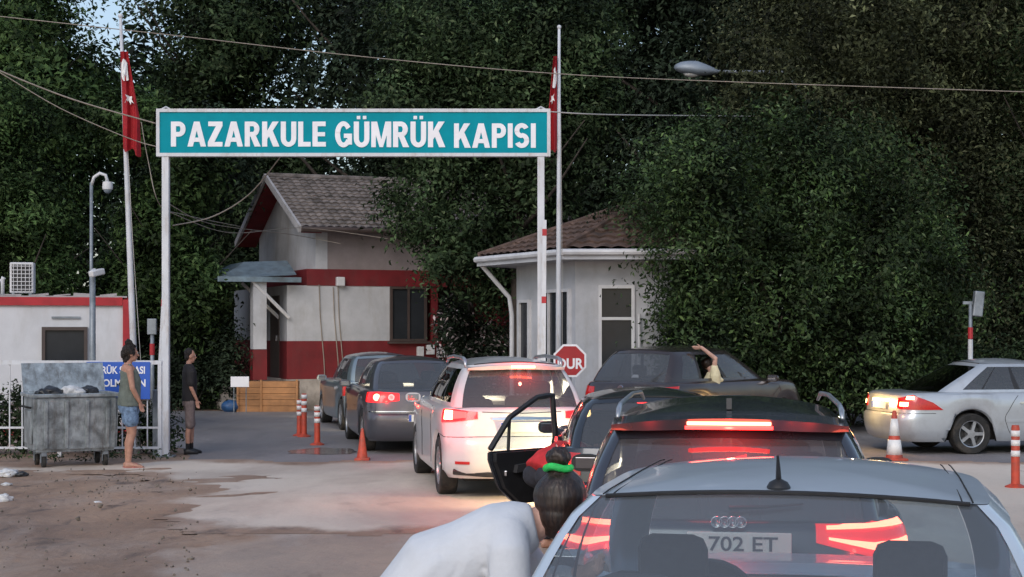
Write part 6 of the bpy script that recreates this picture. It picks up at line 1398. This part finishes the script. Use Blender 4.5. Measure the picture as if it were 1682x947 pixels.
    for k in range(49):
        a = 2 * PI * k / 48; rr = .041; rg.append(q(rr * math.cos(a), -.043 + rr * math.sin(a), .113 + .003 * math.sin(a * 3)))
    tube(bm, rg, .0135, 10); mobj('hair_band', bm, M['scrunchie'], t, smooth=True)
bending_person()
# person in red crouching into the open door of the dark hatchback
def red_person():
    t = thing('person', 'person in red leaning into the open rear door of the dark hatchback', 'person', (.37, 13.75, 0)); t.scale = (1, 1, .96)
    V = Vector; hip, w1, ch, nk, hd = V((-.12, -.05, .66)), V((-.04, -.02, .76)), V((.12, .06, .84)), V((.25, .12, .90)), V((.34, .17, .94)); Rt = V((.5, -.86, 0)); up = V((-.45, -.25, .85)).normalized()
    bm = B(); trunkloft(bm, [(hip, Rt * .16, up * .13), (w1, Rt * .14, up * .12), (ch, Rt * .17, up * .12), (nk, Rt * .07, up * .06)]); limb(bm, [nk, nk.lerp(hd, .6)], [.055, .05]); q, Rm = head_shape(bm, hd, (.8, .5, -.2), (0, 0, 1), .95)
    for s in (-1, 1):
        o = Rt * (s * .10); limb(bm, [hip + o, V((.13, .0, .52)) + o, V((.16, .02, .44)) + o, V((-.02, -.05, .10)) + o], [.09, .07, .055, .036], 12); foot(bm, V((-.02, -.05, .07)) + o, (.9, .4, 0), .9)
        sh = V((.17, .07, .85)) + Rt * (s * .19); el = V((.25, .1, .62)) + Rt * (s * .24); wr = V((.45, .18, .62)) + Rt * (s * .18)
        limb(bm, [ch + Rt * s * .1, sh, el, wr], [.05, .05, .04, .026], 10); hand(bm, wr, wr - el, (0, 0, 1), .5, .9)
    fuse('body', bm, M['skin'], t, .010, 2); face_parts(t, q, Rm, .95)
    bm = B(); trunkloft(bm, [(hip, Rt * .20, up * .165), (w1, Rt * .185, up * .155), (ch, Rt * .20, up * .15), (nk, Rt * .09, up * .08)])
    for s in (-1, 1):
        sh = V((.17, .07, .85)) + Rt * (s * .19); el = V((.25, .1, .62)) + Rt * (s * .24); limb(bm, [ch + Rt * s * .1, sh, el, el.lerp(V((.45, .18, .62)) + Rt * (s * .18), .7)], [.08, .075, .062, .05])
    fuse('jacket', bm, M['shirt_r'], t, .012, 2, noise_amp=.014)
    bm = B()
    for s in (-1, 1):
        o = Rt * (s * .10); limb(bm, [hip + o, V((.13, .0, .52)) + o, V((.16, .02, .44)) + o, V((-.02, -.05, .13)) + o], [.11, .09, .075, .06], 12)
    fuse('trousers', bm, M['trouser'], t, .012, 2, noise_amp=.008)
    bm = B(); blob(bm, q(0, -.02, .035), (.085, .095, .09), Rm); fuse('hair', bm, M['hair'], t, .010, 1, noise_amp=.01, nf=20)
red_person()
# passenger leaning on the crossover's rear window, arm laid up over the roof edge
def passenger():
    t = thing('person', 'passenger in a cream top reaching one bare arm over the dark crossover roof', 'person', cross_loc, -ch)
    V = Vector; hx = V((.56, 1.50, .62)); ch_ = V((.68, 1.55, 1.10)); nk = V((.66, 1.58, 1.24)); hd = V((.56, 1.62, 1.34)); Rt = V((.25, .97, 0)); fw = V((-.97, .25, 0))
    bm = B(); trunkloft(bm, [(hx, Rt * .15, fw * .12), (V((.62, 1.52, .85)), Rt * .13, fw * .11), (ch_, Rt * .16, fw * .11), (nk, Rt * .06, fw * .055)]); limb(bm, [nk, hd], [.05, .045]); q, Rm = head_shape(bm, hd, (.5, .9, 0), (0, 0, 1), .85)
    sh = V((.78, 1.44, 1.20)); el = V((.84, 1.40, 1.46)); wr = V((.72, 1.20, 1.63)); limb(bm, [ch_ + V((.05, 0, .06)), sh, el, wr], [.055, .048, .040, .028], 12); hand(bm, wr, V((-.6, -.75, -.05)), V((.4, -.4, .6)), .4, 1.0)
    limb(bm, [ch_ + V((0, .12, .04)), V((.72, 1.74, 1.08)), V((.80, 1.82, .98))], [.05, .042, .030]); hand(bm, V((.80, 1.82, .98)), (0, .9, -.2), (0, 0, 1), .5, .95)
    for s in (-1, 1): limb(bm, [hx + V((-.02, s * .09, 0)), V((.42, 1.86, .62)) + V((0, s * .05, 0)), V((.40, 1.95, .36)) + V((0, s * .05, 0))], [.085, .065, .045])
    fuse('body', bm, M['skin_p'], t, .009, 3); face_parts(t, q, Rm, .85)
    bm = B(); trunkloft(bm, [(V((.60, 1.50, .80)), Rt * .16, fw * .14), (V((.66, 1.53, .98)), Rt * .16, fw * .14), (V((.72, 1.53, 1.12)), Rt * .17, fw * .135), (nk, Rt * .08, fw * .075)]); limb(bm, [V((.78, 1.48, 1.02)), sh + V((.03, 0, 0)), sh.lerp(el, .45)], [.085, .085, .062])
    fuse('top', bm, M['cream'], t, .010, 2, noise_amp=.01)
    bm = B(); blob(bm, q(0, -.025, .04), (.088, .095, .088), Rm); fuse('hair', bm, M['hair_b'], t, .009, 1, noise_amp=.01, nf=20)
passenger()
